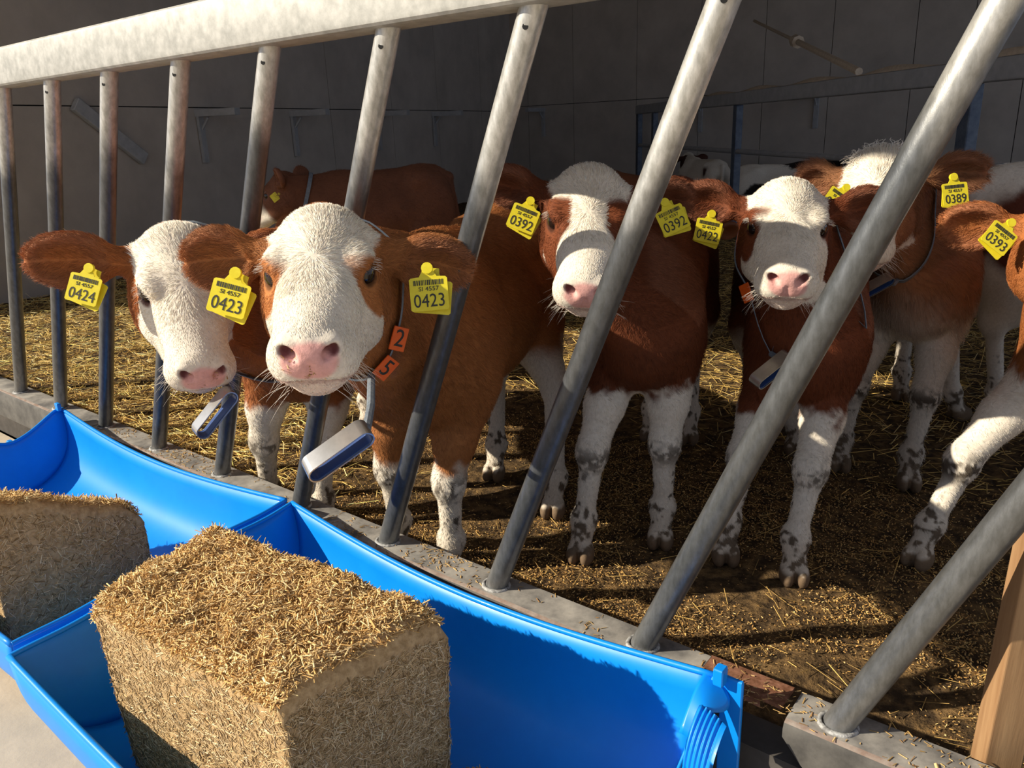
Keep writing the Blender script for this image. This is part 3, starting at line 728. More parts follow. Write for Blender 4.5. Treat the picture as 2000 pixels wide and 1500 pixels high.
        if body == 'brown' or body == 'fawn':
            c = put(c, sstep(.018, -.018, z - legwhite - n1 * .07 - n2 * .10 - st.get('legtilt', 0) * bq[:, 1]), wl)
            c = put(c, sstep(.03, -.03, z - .44 - n2 * .08) * sstep(-.02, -.10, bq[:, 0]), wl)
            if body == 'fawn': c = put(c, sstep(.62, .42, z + n2 * .2) * .6, WHITE * .8)
        elif body == 'pied':
            pn = st.get('pied', (2.2, 5, .5)); b_ = vnoise(P + n1[:, None] * .02, pn[0], pn[1])
            c = put(c, sstep(pn[2] + .03, pn[2] - .03, b_ + n1 * .1) , wl)
            c = put(c, sstep(.02, -.02, z - .42 - n1 * .08), wl)
        elif body == 'saddle':
            w = sstep(.02, -.02, np.abs(bq[:, 0] + .36 + n1 * .1) - .045 - .10 * np.clip(.8 - z, 0, 1)); c = put(c, w, wl)
            c = put(c, sstep(.02, -.02, z - .47 - n1 * .08), wl)
        elif body == 'spot':
            c = np.tile(wl, (len(P), 1)); sp = st.get('spot', (.9, .46, .05)); w = sstep(.02, -.02, np.sqrt((bq[:, 0] + L * sp[0]) ** 2 + (P[:, 2] - sp[1]) ** 2) - sp[2] + n1 * .03); c = put(c, w, bc)
        if st.get('sock'): c = put(c, sstep(-.008, .008, bq[:, 1] - .100 + n1 * .02) * (bq[:, 0] > -.15) * (bq[:, 1] < .2), bc)
        # mud on the legs and hoofs
        low = (z < .42)
        mud_ = np.where(low, sstep(.55, .62, vnoise(P, 95, 21) * .42 + fbm(P, 30, 12) * .62 - .16 * sstep(.05, .20, z) + .05) * sstep(.36, .12, z), 0)
        kn_ = np.exp(-((z - .262) / .034) ** 2) * sstep(.46, .56, fbm(P, 26, 15) * .62 + vnoise(P, 130, 17) * .38) * sstep(-.02, .02, bq[:, 0] + .05)
        c = put(c, np.clip(mud_ * mud + kn_ * .8 * mud, 0, .92), (.055, .036, .020)); c = put(c, sstep(.046, .034, P[:, 2]) * (z < .1), (.12, .08, .05))
        c = put(c, np.where(low, .32 * sstep(.2, .02, z) * mud, 0), (.25, .17, .10))
        # head: white face, brown cheeks, eye patches, pink nose
        inh = (f > -.24) & (al < .30) & (np.abs(u) < .25) & (f < .3)
        ear = inh & (al > .088) & (f < .02)
        head = inh & ~ear & (f > -.20)
        wv = n1 * .030 + n2 * .03
        back = -.118 + .10 * np.clip(.055 - u, 0, .13) * st.get('cheek', 5.0)
        wf = sstep(back - .006, back + .006, f + wv) * (u > -.13) * (1 if st.get('face', 1) else sstep(.05, .09, f))
        ch = put(c.copy(), wf, WHITE)
        for sg, key in ((-1, 'patchR'), (1, 'patchL')):
            pk_ = st[key]
            if pk_:
                (pf, pu, pa, pb_, pt) = pk_ if isinstance(pk_, tuple) else (.020, .014, .052, .036, -95)
                ca, sa = math.cos(math.radians(pt)), math.sin(math.radians(pt))
                x_ = (f - pf) * ca + (u - pu) * sa; y_ = -(f - pf) * sa + (u - pu) * ca
                w = sstep(1.08, .92, np.sqrt((x_ / pa) ** 2 + (y_ / pb_) ** 2) + wv * 4) * (l * sg > .036)
                ch = put(ch, w, bc * 1.25)
                ch = put(ch, sstep(-.008, .008, np.minimum(.028, .028 + .86 * (u - .015)) - f - wv) * sstep(.052, .040, u + wv * .5) * sstep(-.150, -.130, u) * (l * sg > np.where(u < -.06, .022, .048)), bc * 1.15)
            ec, eo, eh, ev = eyeframe(sg); rl = q - ec; de = np.sqrt((rl @ eh / .0225) ** 2 + (rl @ ev / .0150) ** 2); ch = put(ch, sstep(1.25, .95, de) * (rl @ eo > .004) * (l * sg > .05), (.20, .10, .075) if not pk_ else bc * .40)
        dn = np.sqrt(((al) / .041) ** 2 + ((u + .001) / .030) ** 2)
        ch = put(ch, sstep(1.12, .86, dn + n1 * .25) * sstep(.166, .180, f), PINK)
        nd = np.sqrt(((f - .200) / .017) ** 2 + ((al - .031) / .0125) ** 2 + ((u - .013) / .0095) ** 2); ch = put(ch, sstep(1.2, .7, nd) * .9, (.16, .035, .04))
        ch = put(ch, sstep(.008, .003, np.abs(u + .039)) * sstep(.10, .13, f) * .55, (.42, .20, .18))
        ch = put(ch, sstep(-.040, -.05, u) * sstep(.14, .17, f) * .25, PINK)
        if st.get('jaw'): ch = put(ch, sstep(-.048, -.060, u + wv * .4) * sstep(.115, .095, f), bc)
        c = np.where(head[:, None], ch, c)
        ce = np.tile(bc * 1.08, (len(P), 1)) * (1 + .4 * n2[:, None])
        for side, (base, d_, w_, n_, Le) in earD.items():
            rel = q - base; x_ = rel @ d_; inn = sstep(-.006, .010, rel @ n_) * sstep(.05, .09, x_) * (l * (-1 if side == 'R' else 1) > 0)
            ce = put(ce, inn * .55, (.30, .13, .075))
            ce = put(ce, sstep(Le + .022, Le + .042, x_) * .35, bc * 1.6)
        c = np.where(ear[:, None], ce, c)
        return np.clip(c, .006, .9), q, bq, head, ear
    C, q, bq, head, ear = colour(V)
    root = empty('calf', (float(chest[0] * .5 + hip[0] * .5), float(chest[1] * .5 + hip[1] * .5), 0))
    tag(root, name_label, 'calf', group)
    body = link_mesh('body', V, Q, M_SKIN, root, True, {'col': ('FLOAT_COLOR', np.concatenate([C, np.ones((len(C), 1))], 1))})
    # ---- eyes
    for sg in (1, -1):
        c = H(*eyeframe(sg)[0]); mb = MB(); n = 20; r_ = .0208 * s; vs = []
        for i in range(n + 1):
            for j in range(2 * n):
                a, b = math.pi * i / n, math.pi * j / n; vs.append(c + r_ * np.array((math.sin(a) * math.cos(b), math.sin(a) * math.sin(b), math.cos(a))))
        mb.add(vs, [(i * 2 * n + j, i * 2 * n + (j + 1) % (2 * n), (i + 1) * 2 * n + (j + 1) % (2 * n), (i + 1) * 2 * n + j) for i in range(n) for j in range(2 * n)])
        mb.build('eye', M_EYE, root, True)
    # ---- coat of hair
    if hairs:
        P0, P1, P2_, P3 = (V[Q[:, k]] for k in range(4)); nn = np.cross(P2_ - P0, P3 - P1); ar = np.linalg.norm(nn, axis=1); nn = nn / (ar[:, None] + 1e-15); ar = ar / 2
        cq = (P0 + P1 + P2_ + P3) / 4; qc = (cq - T) @ Mx / s
        hd_m = (qc[:, 0] > -.16) & (qc[:, 0] < .3) & (np.abs(qc[:, 1]) < .28) & (np.abs(qc[:, 2]) < .2)
        pad = (qc[:, 0] > .178) & (np.abs(qc[:, 1]) < .045) & (np.abs(qc[:, 2] - .003) < .032)
        eyem = np.zeros(len(qc), bool)
        for sg in (1, -1): ec, eo, eh, ev = eyeframe(sg); rl = qc - ec; eyem |= (np.sqrt((rl @ eh / .0225) ** 2 + (rl @ ev / .0165) ** 2) < 1.30) & (rl @ eo > .002) & (np.linalg.norm(rl, axis=1) < .04)
        w = ar * np.where(hd_m, 4.0, 1.0) * np.where(pad | eyem, 0.0, 1) * np.where(cq[:, 2] < .05, 0, 1)
        fi = RNG.choice(len(Q), hairs, p=w / w.sum()); a, b = RNG.random((hairs, 1)), RNG.random((hairs, 1))
        X = (P0[fi] * (1 - a) + P1[fi] * a) * (1 - b) + (P3[fi] * (1 - a) + P2_[fi] * a) * b; N_ = nn[fi]
        cl, qh, bh, hm, em = colour(X)
        # lie of the hair
        D = np.tile(np.array((*(-hd * .75), -.55)), (hairs, 1)); D[:, :2] += .25 * np.sign(bh[:, 1:2]) * lt * 0
        leg = bh[:, 2] < .42; D[leg] = (0, 0, -1.0)
        nk = (qh[:, 0] > -.45) & (bh[:, 0] > .05) & ~hm & ~em; D[nk] = unit(nb - H(-.1, 0, 0)) * .8 + np.array((0, 0, -.5))
        wh = np.array((.030, 0, .07)); rel = qh - wh; rel[:, 1] += .0001
        rel[:, 0] *= .9; fc = rel.copy(); tw = .25; fc[:, 0] = rel[:, 0] - tw * rel[:, 1]; fc[:, 1] = rel[:, 1] + tw * rel[:, 0]
        dist = np.linalg.norm(rel, axis=1, keepdims=True); fc /= dist + 1e-6
        ck = np.clip((np.abs(qh[:, 1:2]) - .045) / .04, 0, 1); fc = fc * (1 - ck) + ck * np.array((-.55, 0, -.6)); D[hm] = (fc @ Mx.T)[hm]
        for side, (base, d_, w_, n_, Le) in earD.items():
            sg = -1 if side == 'R' else 1; es = em & (qh[:, 1] * sg > 0); rl = qh - base; ww = rl @ w_
            D[es] = ((d_[None] * .9 + w_[None] * np.sign(ww)[:, None] * .5) @ Mx.T)[es]
        D += np.stack([vnoise(X, 150, 31 + k_) - .5 for k_ in range(3)], -1) * np.where(hm, .62, .8)[:, None]
        D += RNG.standard_normal(D.shape) * np.where(hm, .05, .19)[:, None]
        D = D - N_ * (D * N_).sum(1, keepdims=True); D /= np.linalg.norm(D, axis=1, keepdims=True) + 1e-9
        ln = np.where(hm, .0092, np.where(em, .017, np.where(leg, .010, .020))) * hair_len
        ln = np.where(hm & (qh[:, 0] > .10), ln * .62, ln); ln = np.where(hm & (qh[:, 0] < -.06) & (qh[:, 2] > .03), ln * 1.5, ln)
        ln = np.where(hm & (qh[:, 2] < -.062) & (qh[:, 0] > .02), ln * 1.5, ln)
        ln = np.where(hm & (qh[:, 2] > .045) & (qh[:, 0] < .10), ln * 1.35, ln); ln = ln * RNG.uniform(.65, 1.15, hairs); lift = np.where(hm, .085, .28) + RNG.standard_normal(hairs) * np.where(hm, .03, .07)
        tt = np.array((0, .4, .75, 1.0)); S = X[:, None, :] + ln[:, None, None] * (D[:, None, :] * tt[None, :, None] + N_[:, None, :] * (lift[:, None] * (tt * (1.15 - .55 * tt))[None])[:, :, None]); S[:, 0] -= N_ * .001
        Ps = [S.reshape(-1, 3)]; Cs = [cl * (1 + .22 * RNG.standard_normal((hairs, 1)))]; Rs = [np.tile((.00030, .00027, .00018, .00005), hairs)]; K = hairs
        # whiskers and lashes
        nw = 110; side = RNG.choice((-1, 1), nw); mw = np.stack([RNG.uniform(.12, .19, nw), side * RNG.uniform(.02, .056, nw), RNG.uniform(-.07, -.022, nw)], -1)
        dw = np.stack([RNG.normal(.2, .3, nw), side * RNG.uniform(.5, 1.2, nw), RNG.normal(-.55, .4, nw)], -1); lw = RNG.uniform(.018, .052, nw)
        for sg in (-1, 1):
            k_ = 16; mw = np.concatenate([mw, np.stack([.010 + RNG.normal(0, .011, k_), np.full(k_, .084 * sg), np.full(k_, .049)], -1)]); dw = np.concatenate([dw, np.stack([RNG.normal(.2, .3, k_), np.full(k_, 1.0 * sg), RNG.normal(.05, .2, k_)], -1)]); lw = np.concatenate([lw, RNG.uniform(.010, .018, k_)])
        nw = len(mw); dw /= np.linalg.norm(dw, axis=1, keepdims=True)
        Wq = mw[:, None, :] + lw[:, None, None] * dw[:, None, :] * tt[None, :, None]; Wq[:, :, 2] -= (lw[:, None] * tt[None] ** 2 * .25)
        Ps.append((T + (Wq.reshape(-1, 3) * s) @ Mx.T)); Cs.append(np.tile((.75, .68, .58), (nw, 1))); Rs.append(np.tile((.00023, .0002, .00016, .00006), nw)); K += nw
        if curls:
            nc = 900; aa = RNG.random(nc) * 2 * np.pi; rr = np.sqrt(RNG.random(nc)); base = np.stack([-.095 + .050 * rr * np.cos(aa), .058 * rr * np.sin(aa), np.full(nc, .070)], -1)
            dr = np.stack([RNG.normal(-.1, .5, nc), RNG.normal(0, .7, nc) - .3, RNG.uniform(.4, 1.1, nc)], -1); dr /= np.linalg.norm(dr, axis=1, keepdims=True); lc = RNG.uniform(.025, .060, nc)
            e1 = np.cross(dr, (0, 1, .2)); e1 /= np.linalg.norm(e1, axis=1, keepdims=True); e2 = np.cross(dr, e1); ph = RNG.random(nc) * 6.28
            # each curl drawn as two joined strands
            tq = np.linspace(0, 1, 8); R0 = RNG.uniform(.006, .012, nc)
            Cc = base[:, None] + dr[:, None] * (lc[:, None] * tq[None])[..., None] + e1[:, None] * (R0[:, None] * tq * np.cos(ph[:, None] + 6 * tq[None]))[..., None] + e2[:, None] * (R0[:, None] * tq * np.sin(ph[:, None] + 6 * tq[None]))[..., None]
            Cc[:, :, 2] -= (lc[:, None] * .45 * tq[None] ** 2)
            two = np.concatenate([Cc[:, :4], Cc[:, 3:7]], 0)
            Ps.append(T + (two.reshape(-1, 3) * s) @ Mx.T); Cs.append(np.tile((.80, .74, .64), (2 * nc, 1))); Rs.append(np.tile((.0007, .0007, .0006, .0006), 2 * nc)); K += 2 * nc
        hc = bpy.data.hair_curves.new('coat'); hc.add_curves([4] * K)
        PP = np.concatenate(Ps) - np.array(world_loc(root))
        hc.attributes['position'].data.foreach_set('vector', np.ascontiguousarray(PP, dtype=np.float32).ravel())
        ra = hc.attributes.get('radius') or hc.attributes.new('radius', 'FLOAT', 'POINT'); ra.data.foreach_set('value', np.ascontiguousarray(np.concatenate(Rs), dtype=np.float32))
        ca = hc.attributes.new('col', 'FLOAT_COLOR', 'CURVE'); cc = np.clip(np.concatenate(Cs), .004, .92); ca.data.foreach_set('color', np.ascontiguousarray(np.concatenate([cc, np.ones((K, 1))], 1), dtype=np.float32).ravel())
        hc.materials.append(M_HAIR); ho = bpy.data.objects.new('coat', hc); COL.objects.link(ho); ho.parent = root
    info = dict(root=root, F=Fd, H=H, M=Mx, T=T, s=s, B=B, ear=earD, hd=hd)
    for tg in tags: ear_tag(info, **tg)
    if collar: put_collar(info, **collar)
    return info

def hoof(Fd, fe, f, Ab, hd, lt):
    h3 = np.array((*hd, 0)); l3 = np.array((*lt, 0)); f = np.array(f, float)
    Fd.cone(fe, f + h3 * .010 + (0, 0, .05), .027, .026, .02)
    for sg in (1, -1):
        Fd.ell(f + h3 * .022 + l3 * .0165 * sg + (0, 0, .024), (.040, .0185, .030), Ab, .008)
    Fd.ell(f + h3 * .062 + (0, 0, .03), (.02, .0035, .05), Ab, .006, True)

def text_mesh(name, txt, c, ex, ey, size, mt, parent, depth=.0004, sx=1.0):
    fc = bpy.data.curves.new(name, 'FONT'); fc.body = txt; fc.align_x = 'CENTER'; fc.align_y = 'CENTER'; fc.size = size; fc.extrude = depth; fc.resolution_u = 3
    to = bpy.data.objects.new(name, fc); COL.objects.link(to)
    me = bpy.data.meshes.new_from_object(to.evaluated_get(bpy.context.evaluated_depsgraph_get())); bpy.data.objects.remove(to); bpy.data.curves.remove(fc)
    ez = np.cross(ex, ey); c = np.array(c); vs = [c + ex * v.co.x * sx + ey * v.co.y + ez * v.co.z for v in me.vertices]; fs = [tuple(p.vertices) for p in me.polygons]
    bpy.data.meshes.remove(me)
    return link_mesh(name, vs, fs, mt, parent)
TAG_POLY = [(-.028, -.024), (-.0255, -.0265), (.0255, -.0265), (.028, -.024), (.028, .020), (.0255, .0225), (.013, .0235), (.0075, .033), (.0065, .041), (-.0065, .041), (-.0075, .033), (-.013, .0235), (-.0255, .0225), (-.028, .020)]
def ear_tag(I, c, ex, ey, num, sc=1.0, back=True, text=True):
    """flag tag at world point c; ex = reading direction, ey = up"""
    ex = unit(ex); ey = np.array(ey, float); ey = unit(ey - ex * (ex @ ey)); ez = np.cross(ex, ey); A = np.stack([ex, ey, ez], 1); c = np.array(c, float)
    pl = [(x * sc, y * sc) for x, y in TAG_POLY]
    r = empty('ear_tag', tuple(c - np.array(world_loc(I['root'])))); r.parent = I['root']
    mb = MB(); mb.prism(pl, c, A, .0016); mb.tube([c + ey * .036 * sc - ez * .004, c + ey * .036 * sc + ez * .003], .0085 * sc, 14); mb.build('plate', M_TAG, r)
    if back:
        mb = MB(); a = math.radians(-9); A2 = A @ np.array([[math.cos(a), -math.sin(a), 0], [math.sin(a), math.cos(a), 0], [0, 0, 1]])
        mb.prism(pl, c - ez * .011 - ey * .004 * sc + ex * .004 * sc, A2, .0016); mb.build('rear_plate', M_TAG, r)
    if text and num:
        text_mesh('tag_number', num, c + ez * .0011 - ey * .0125 * sc, ex, ey, .0275 * sc, M_INK, r, sx=.86)
        text_mesh('country_code', 'SI 4557', c + ez * .0011 + ey * .0055 * sc, ex, ey, .0088 * sc, M_INK, r, sx=1.15)
        mb = MB(); x = -.022
        rr = random.Random(int(num))
        while x < .021:
            w = rr.choice((.0007, .0011, .0018)); mb.box(c + ez * .0011 + (ex * (x + w / 2) + ey * .0150) * sc, (w * sc, .0075 * sc, .0006), A); x += w + rr.choice((.0006, .0010, .0014))
        mb.build('barcode', M_INK, r)
    return r
def put_collar(I, f=-.115, tilt=.0, plates=(), buckle=None, up=(0, 0, 1), c=None, n=None, width=.020, drop=.0, face=(0, 0, 0), att=None):
    """strap lying on the skin round the neck: plane through c with normal n"""
    Fd, Mx, T, s = I['F'], I['M'], I['T'], I['s']
    n = unit(n); c = np.array(c, float); e1 = np.array(up, float); e1 = unit(e1 - n * (e1 @ n)); e2 = np.cross(n, e1)
    K = 72; pts = []
    for k in range(K):
        a = 2 * math.pi * k / K; d = e1 * math.cos(a) + e2 * math.sin(a); rr = np.arange(.015, .30, .0015); v = Fd.at(c + d[None] * rr[:, None])
        j = np.argmax(v > .002); pts.append(rr[j])
    pts = np.array(pts)
    for _ in range(4): pts = np.maximum(pts, (np.roll(pts, 1) + pts + np.roll(pts, -1)) / 3)
    pts = pts + .0055
    if drop: pts = pts + drop * np.clip(-np.cos(2 * np.pi * np.arange(K) / K), 0, 1) ** 3
    W = [c + (e1 * math.cos(2 * math.pi * k / K) + e2 * math.sin(2 * math.pi * k / K)) * pts[k] for k in range(K)]
    vs = []; fs = []
    for k in range(K):
        d = unit(W[k] - c)
        for a, b in ((-1, 0), (1, 0), (1, 1), (-1, 1)): vs.append(W[k] + n * a * width / 2 + d * b * .003)
    for k in range(K):
        for q in range(4): fs.append((k * 4 + q, k * 4 + (q + 1) % 4, ((k + 1) % K) * 4 + (q + 1) % 4, ((k + 1) % K) * 4 + q))
    root = I['root']; col_ = empty('collar', tuple(c - np.array(world_loc(root)))); col_.parent = root
    o = link_mesh('strap', vs, fs, M_COLLAR, col_); smooth_by_angle(o, 40)
    for ang, num, flip in plates:
        k = int(round(ang / 360 * K)) % K; d = unit(unit(W[k] - c) + np.array(face)); t = unit(W[(k + 1) % K] - W[k - 1]) * flip; d = unit(d - t * (d @ t)); w_ = np.cross(t, d)
        A = np.stack([w_, t, d], 1) if True else None
        A = np.stack([-w_, t, -d], 1); A = np.stack([np.cross(t, d), t, d], 1)
        mb = MB(); cc = W[k] + d * .011; mb.box(cc, (.032, .044, .004), A, bev=.0015)
        p_ = mb.build('number_plate', M_ORANGE, col_)
        if num: text_mesh('plate_number', num, cc + d * .0024, A[:, 0], A[:, 1], .045, M_INK, col_, sx=.95)
    if buckle:
        bc, bx, by = (np.array(v, float) for v in buckle[:3]); bx = unit(bx); by = unit(by - bx * (bx @ by)); bz = np.cross(bx, by); Lh, rw, wdt = buckle[3:]
        A = np.stack([bx, by, bz], 1); mb = MB(); pts2 = []
        for k in range(12): a = math.pi / 2 + math.pi * k / 11; pts2.append((-Lh + rw * math.cos(a), rw * math.sin(a)))
        for k in range(12): a = -math.pi / 2 + math.pi * k / 11; pts2.append((Lh + rw * math.cos(a), rw * math.sin(a)))
        m_ = len(pts2)
        def band(r0, r1, w2, mt, nm):
            vs = []; fs = []
            for (x, y) in pts2:
                cx = -Lh if x < 0 else Lh; v = np.array((x - cx, y)); ln = np.linalg.norm(v)
                for rr, zz in ((r1, -w2), (r1, w2), (r0, w2), (r0, -w2)):
                    u = v / ln * (ln - rw + rr); vs.append(bc + A @ np.array((cx + u[0], u[1], zz)))
            for k in range(m_):
                for q in range(4): fs.append((k * 4 + q, k * 4 + (q + 1) % 4, ((k + 1) % m_) * 4 + (q + 1) % 4, ((k + 1) % m_) * 4 + q))
            o = link_mesh(nm, vs, fs, mt, col_); smooth_by_angle(o, 40); return o
        band(rw - .0022, rw, wdt / 2, M_METAL, 'buckle')
        band(rw - .0036, rw - .0024, wdt / 2 - .003, M_INNER, 'buckle_reflection')  # added inner band, coloured like a blue reflection in the metal
        mb = MB(); tip = bc + bx * (Lh + rw * .9); j = int(np.argmin([np.linalg.norm(w - tip) for w in W])) if att is None else int(att / 360 * K); mb.tube([tip - bx * .004, P2(tip, W[j], .5) + (0, 0, -.012), W[j]], .007, 8); mb.build('buckle_loop', M_COLLAR, col_)
    return col_

# ---- the calves themselves (heads turned towards the photographer)
EXR, EYR = (.80, .529, -.282), (.046, .414, .909)
c1 = calf('white-faced brown calf with its head through the bars, wearing orange collar plates 2 and 5', (-1.02, .79, .823), [[.661, -.687, -.303], [.716, .698, -.02], [.225, -.204, .953]], 1.0,
     (-1.27, 1.27), (-1.50, 1.84), dict(FL=(-1.215, 1.235), FR=(-1.40, 1.235), HL=(-1.20, 1.66), HR=(-1.50, 1.76)), hairs=190000, zw=.83, h=.0042, legwhite=.31, brown=(.37, .145, .046), style=dict(sock=1),
     ears=dict(R=dict(d=(-.06, -1, -.08), L=.125, w=.108), Lf=dict(d=(-.04, 1, -.26), n=(.85, .15, -.1), L=.140, w=.105)),
     tags=[dict(c=(-1.122, .685, .82), ex=EXR, ey=EYR, num='0423', sc=1.1), dict(c=(-.888, .897, .811), ex=(.768, .639, .046), ey=(-.23, .209, .951), num='0423', sc=1.1)],
     collar=dict(c=(-1.130, .880, .785), n=(.696, -.693, .204), plates=[(236, '2', 1), (216, '5', 1)], face=(.75, -.95, .2), att=205, buckle=((-.886, .681, .612), (.474, .721, .491), (.033, -.643, .762), .042, .0145, .034)))
c2 = calf('all-white-faced calf with tag 0424 leaning its head out through the bars on the left', (-1.502, .821, .757), [[.70, -.344, -.626], [.414, .91, -.036], [.582, -.234, .779]], 1.0,
     (-1.72, 1.24), (-2.24, 1.76), dict(FL=(-1.66, 1.20), FR=(-1.85, 1.16)), hairs=110000, zw=.82, style=dict(patchR=None, patchL=None, cheek=0),
     ears=dict(R=dict(d=(-.10, -1, .0), n=(.72, 0, .40), L=.165, w=.112), Lf=dict(L=.13)),
     tags=[dict(c=(-1.566, .655, .799), ex=EXR, ey=EYR, num='0424', sc=1.1)],
     collar=dict(c=(-1.62, .90, .74), n=(.78, -.42, -.10), buckle=((-1.353, .759, .557), (.281, .656, .708), (-.118, -.784, .618), .040, .0145, .032)))
def nose_crumbs(I, n):
    q = np.stack([np.full(n, .209), RNG.normal(0, .017, n), RNG.normal(-.010, .010, n)], -1); X = I['T'] + (q * I['s']) @ I['M'].T
    for _ in range(8): X = X - np.maximum(0, I['F'].at(X) - .0006)[:, None] * I['M'][:, 0] * .7
    D = RNG.standard_normal((n, 3)); D -= np.outer(D @ I['M'][:, 0], I['M'][:, 0]) * .7
    slivers('nose_crumbs', X + I['M'][:, 0] * .0015, D, RNG.uniform(.001, .0042, n), RNG.uniform(.0006, .0013, n), mixcol(n, [(.62, .38, .14), (.74, .52, .25), (.45, .25, .09)]), M_CRUMB, I['root'], 'stuff')
nose_crumbs(c1, 90); nose_crumbs(c2, 45)
c3 = calf('calf with broad brown cheek patches and tag 0392 standing behind a slanted bar', (-.939, 1.442, .841), [[.451, -.739, -.501], [.83, .553, -.069], [.328, -.384, .863]], 1.0,
     (-.94, 1.72), (-1.18, 2.32), dict(FR=(-1.0, 1.50), FL=(-.87, 1.68)), hairs=110000, zw=.88, width=.74, brown=(.15, .042, .015), legwhite=.42,
     style=dict(jaw=1, patchR=(.045, .005, .090, .050, -50), patchL=(.045, .005, .090, .050, -50)),
     ears=dict(R=dict(d=(-.25, -1, .05), L=.125, w=.10), Lf=dict(d=(-.2, 1, -.1), L=.125)),
     tags=[dict(c=(-1.066, 1.384, .872), ex=(.789, .474, -.391), ey=(.144, .476, .868), num='0392', sc=1.1), dict(c=(-.800, 1.563, .860), ex=(.643, .672, .368), ey=(-.479, -.022, .878), num='0392', sc=1.1)])
c4 = calf('pink-nosed white-faced calf with tag 0422 standing free between two slanted bars', (-.627, 1.772, .802), [[.362, -.87, -.335], [.918, .394, -.032], [.16, -.296, .942]], .98,
     (-.625, 1.96), (-.85, 2.41), dict(FR=(-.70, 1.70), FL=(-.53, 1.705)), hairs=110000, zw=.82, width=.80, brown=(.15, .040, .014), legwhite=.38,
     style=dict(patchR=(.020, .016, .062, .034, -70), patchL=(.0, .020, .034, .022, -70), cheek=2),
     ears=dict(R=dict(d=(-.15, -1, .12), L=.13, w=.105), Lf=dict(d=(-.2, 1, .02), L=.125)),
     tags=[dict(c=(-.809, 1.764, .812), ex=(.802, .55, -.234), ey=(.004, .386, .922), num='0422', sc=1.1)],
     collar=dict(c=(-.66, 1.87, .795), n=(.40, -.86, .34), width=.010, drop=.01, plates=[(152, '', 1), (205, '', 1)], face=(.2, -.8, .1), buckle=((-.605, 1.683, .521), (.455, .714, .511), (.033, -.643, .762), .040, .0145, .032)))
c5 = calf('curly-topped shaggy pale brown calf with tag 0389 behind the rightmost long bar', (-.552, 2.205, .84), [[.126, -.866, -.484], [.991, .127, .03], [.035, -.484, .875]], 1.0,
     (-.50, 2.52), (-.72, 3.15), dict(FR=(-.635, 2.41), FL=(-.43, 2.39)), hairs=80000, zw=.88, brown=(.30, .135, .060), legwhite=.46, mud=1.2, hair_len=1.7, curls=True, h=.006,
     style=dict(patchR=None, patchL=(.05, -.02, .08, .05, -50), body='fawn', cheek=.8), ears=dict(R=dict(d=(-.3, -1, -.20), L=.11), Lf=dict(d=(-.1, 1, -.02), L=.13, w=.10)),
     tags=[dict(c=(-.613, 2.082, .857), ex=(.736, .355, -.576), ey=(.317, .57, .758), num='0389', sc=1.1), dict(c=(-.371, 2.189, .87), ex=(.764, .642, .062), ey=(-.244, .197, .95), num='0389', sc=1.1)],
     collar=dict(c=(-.56, 2.35, .80), n=(.13, -.88, .45), buckle=((-.521, 2.133, .636), (.535, .718, .366), (.103, -.568, .806), .045, .013, .028)))
c6 = calf('calf with tag 0393 and a white foreleg stretched forward at the right edge', (-.110, 2.065, .745), [[.25, -.87, -.42], [.955, .29, -.02], [.14, -.40, .906]], 1.0,
     (-.03, 2.20), (.10, 2.85), dict(FR=(-.30, 1.95), FL=(.08, 2.06)), hairs=60000, zw=.82, brown=(.36, .125, .036), legwhite=.50, mud=1.3, style=dict(face=0, patchR=None, patchL=None),
     ears=dict(R=dict(d=(-.05, -1, -.02), L=.145, w=.115)), tags=[dict(c=(-.241, 1.993, .796), ex=(.719, .325, -.615), ey=(.355, .588, .726), num='0393', sc=1.1)])
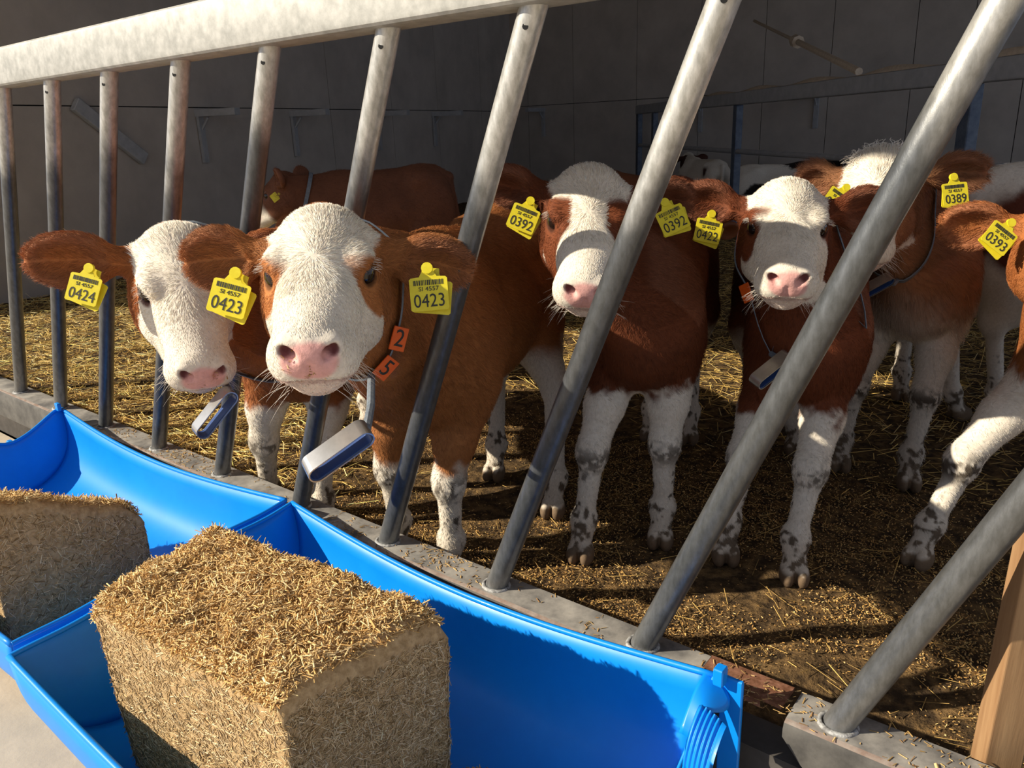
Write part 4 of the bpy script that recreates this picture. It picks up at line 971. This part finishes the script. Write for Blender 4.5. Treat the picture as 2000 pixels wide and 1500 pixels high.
c7 = calf('brown calf turned away to the left behind the front calf', (-3.74, 2.66, .745), [[-.72, -.42, -.55], [.50, -.86, 0], [-.47, -.28, .835]], 1.0,
     (-3.58, 2.88), (-3.36, 3.40), hairs=30000, zw=.87, h=.008, brown=(.19, .076, .040), style=dict(face=0, patchR=None, patchL=None, cheek=.9), ears=dict(R=dict(d=(-.5, -.8, .2), L=.11), Lf=dict(d=(-.5, .8, .2), L=.12)),
     tags=[dict(c=(-3.66, 2.59, .76), ex=(.55, .2, -.8), ey=(.6, .5, .5), num='', sc=.8, back=False, text=False)], collar=dict(c=(-3.66, 2.78, .72), n=(-.55, -.75, .3)))
c9 = calf('white and dark brown calf turned away at the right edge behind the tagged ear', (.22, 3.95, .80), [[.6, .6, -.5], [-.7, .7, 0], [.35, .35, .866]], 1.0,
     (.08, 3.72), (-.36, 3.22), dict(HL=(-.43, 3.06)), hairs=20000, zw=.87, h=.009, brown=(.13, .035, .016), style=dict(body='spot', spot=(1.05, .66, .15)))
c10 = calf('pale calf with lowered head in the shade between two standing calves', (-1.60, 3.33, .50), [[.40, -.62, -.68], [.84, .54, 0], [.37, -.57, .73]], 1.0,
     (-1.90, 3.62), (-2.45, 3.98), zw=.80, h=.009, brown=(.16, .055, .022), style=dict(patchR=None, patchL=None), ears=dict(R=dict(L=.11), Lf=dict(L=.11)), collar=dict(c=(-1.68, 3.44, .52), n=(.4, -.5, -.55)))
c8 = calf('white calf with one round brown spot on its rump in front of the back wall', (-4.85, 9.85, .55), [[-.6, .6, -.5], [-.7, -.7, 0], [-.35, .35, .866]], 1.0,
     (-4.62, 9.52), (-4.06, 9.02), zw=.60, h=.011, brown=(.06, .02, .012), style=dict(body='spot', spot=(1.0, .50, .05)))
c11 = calf('black and white calf far back behind the divider fence', (-2.75, 9.25, .52), [[.6, .6, -.5], [-.7, .7, 0], [.35, .35, .866]], 1.0,
     (-2.98, 9.00), (-3.50, 8.62), zw=.56, h=.011, brown=(.018, .014, .012), style=dict(body='pied', pied=(4.2, 3, .46)))
c12 = calf('plain brown calf far back, right of the black and white one', (-2.2, 8.9, .50), [[.6, .6, -.5], [-.7, .7, 0], [.35, .35, .866]], .9,
     (-2.30, 8.75), (-2.70, 8.38), zw=.54, h=.011, brown=(.10, .034, .016))
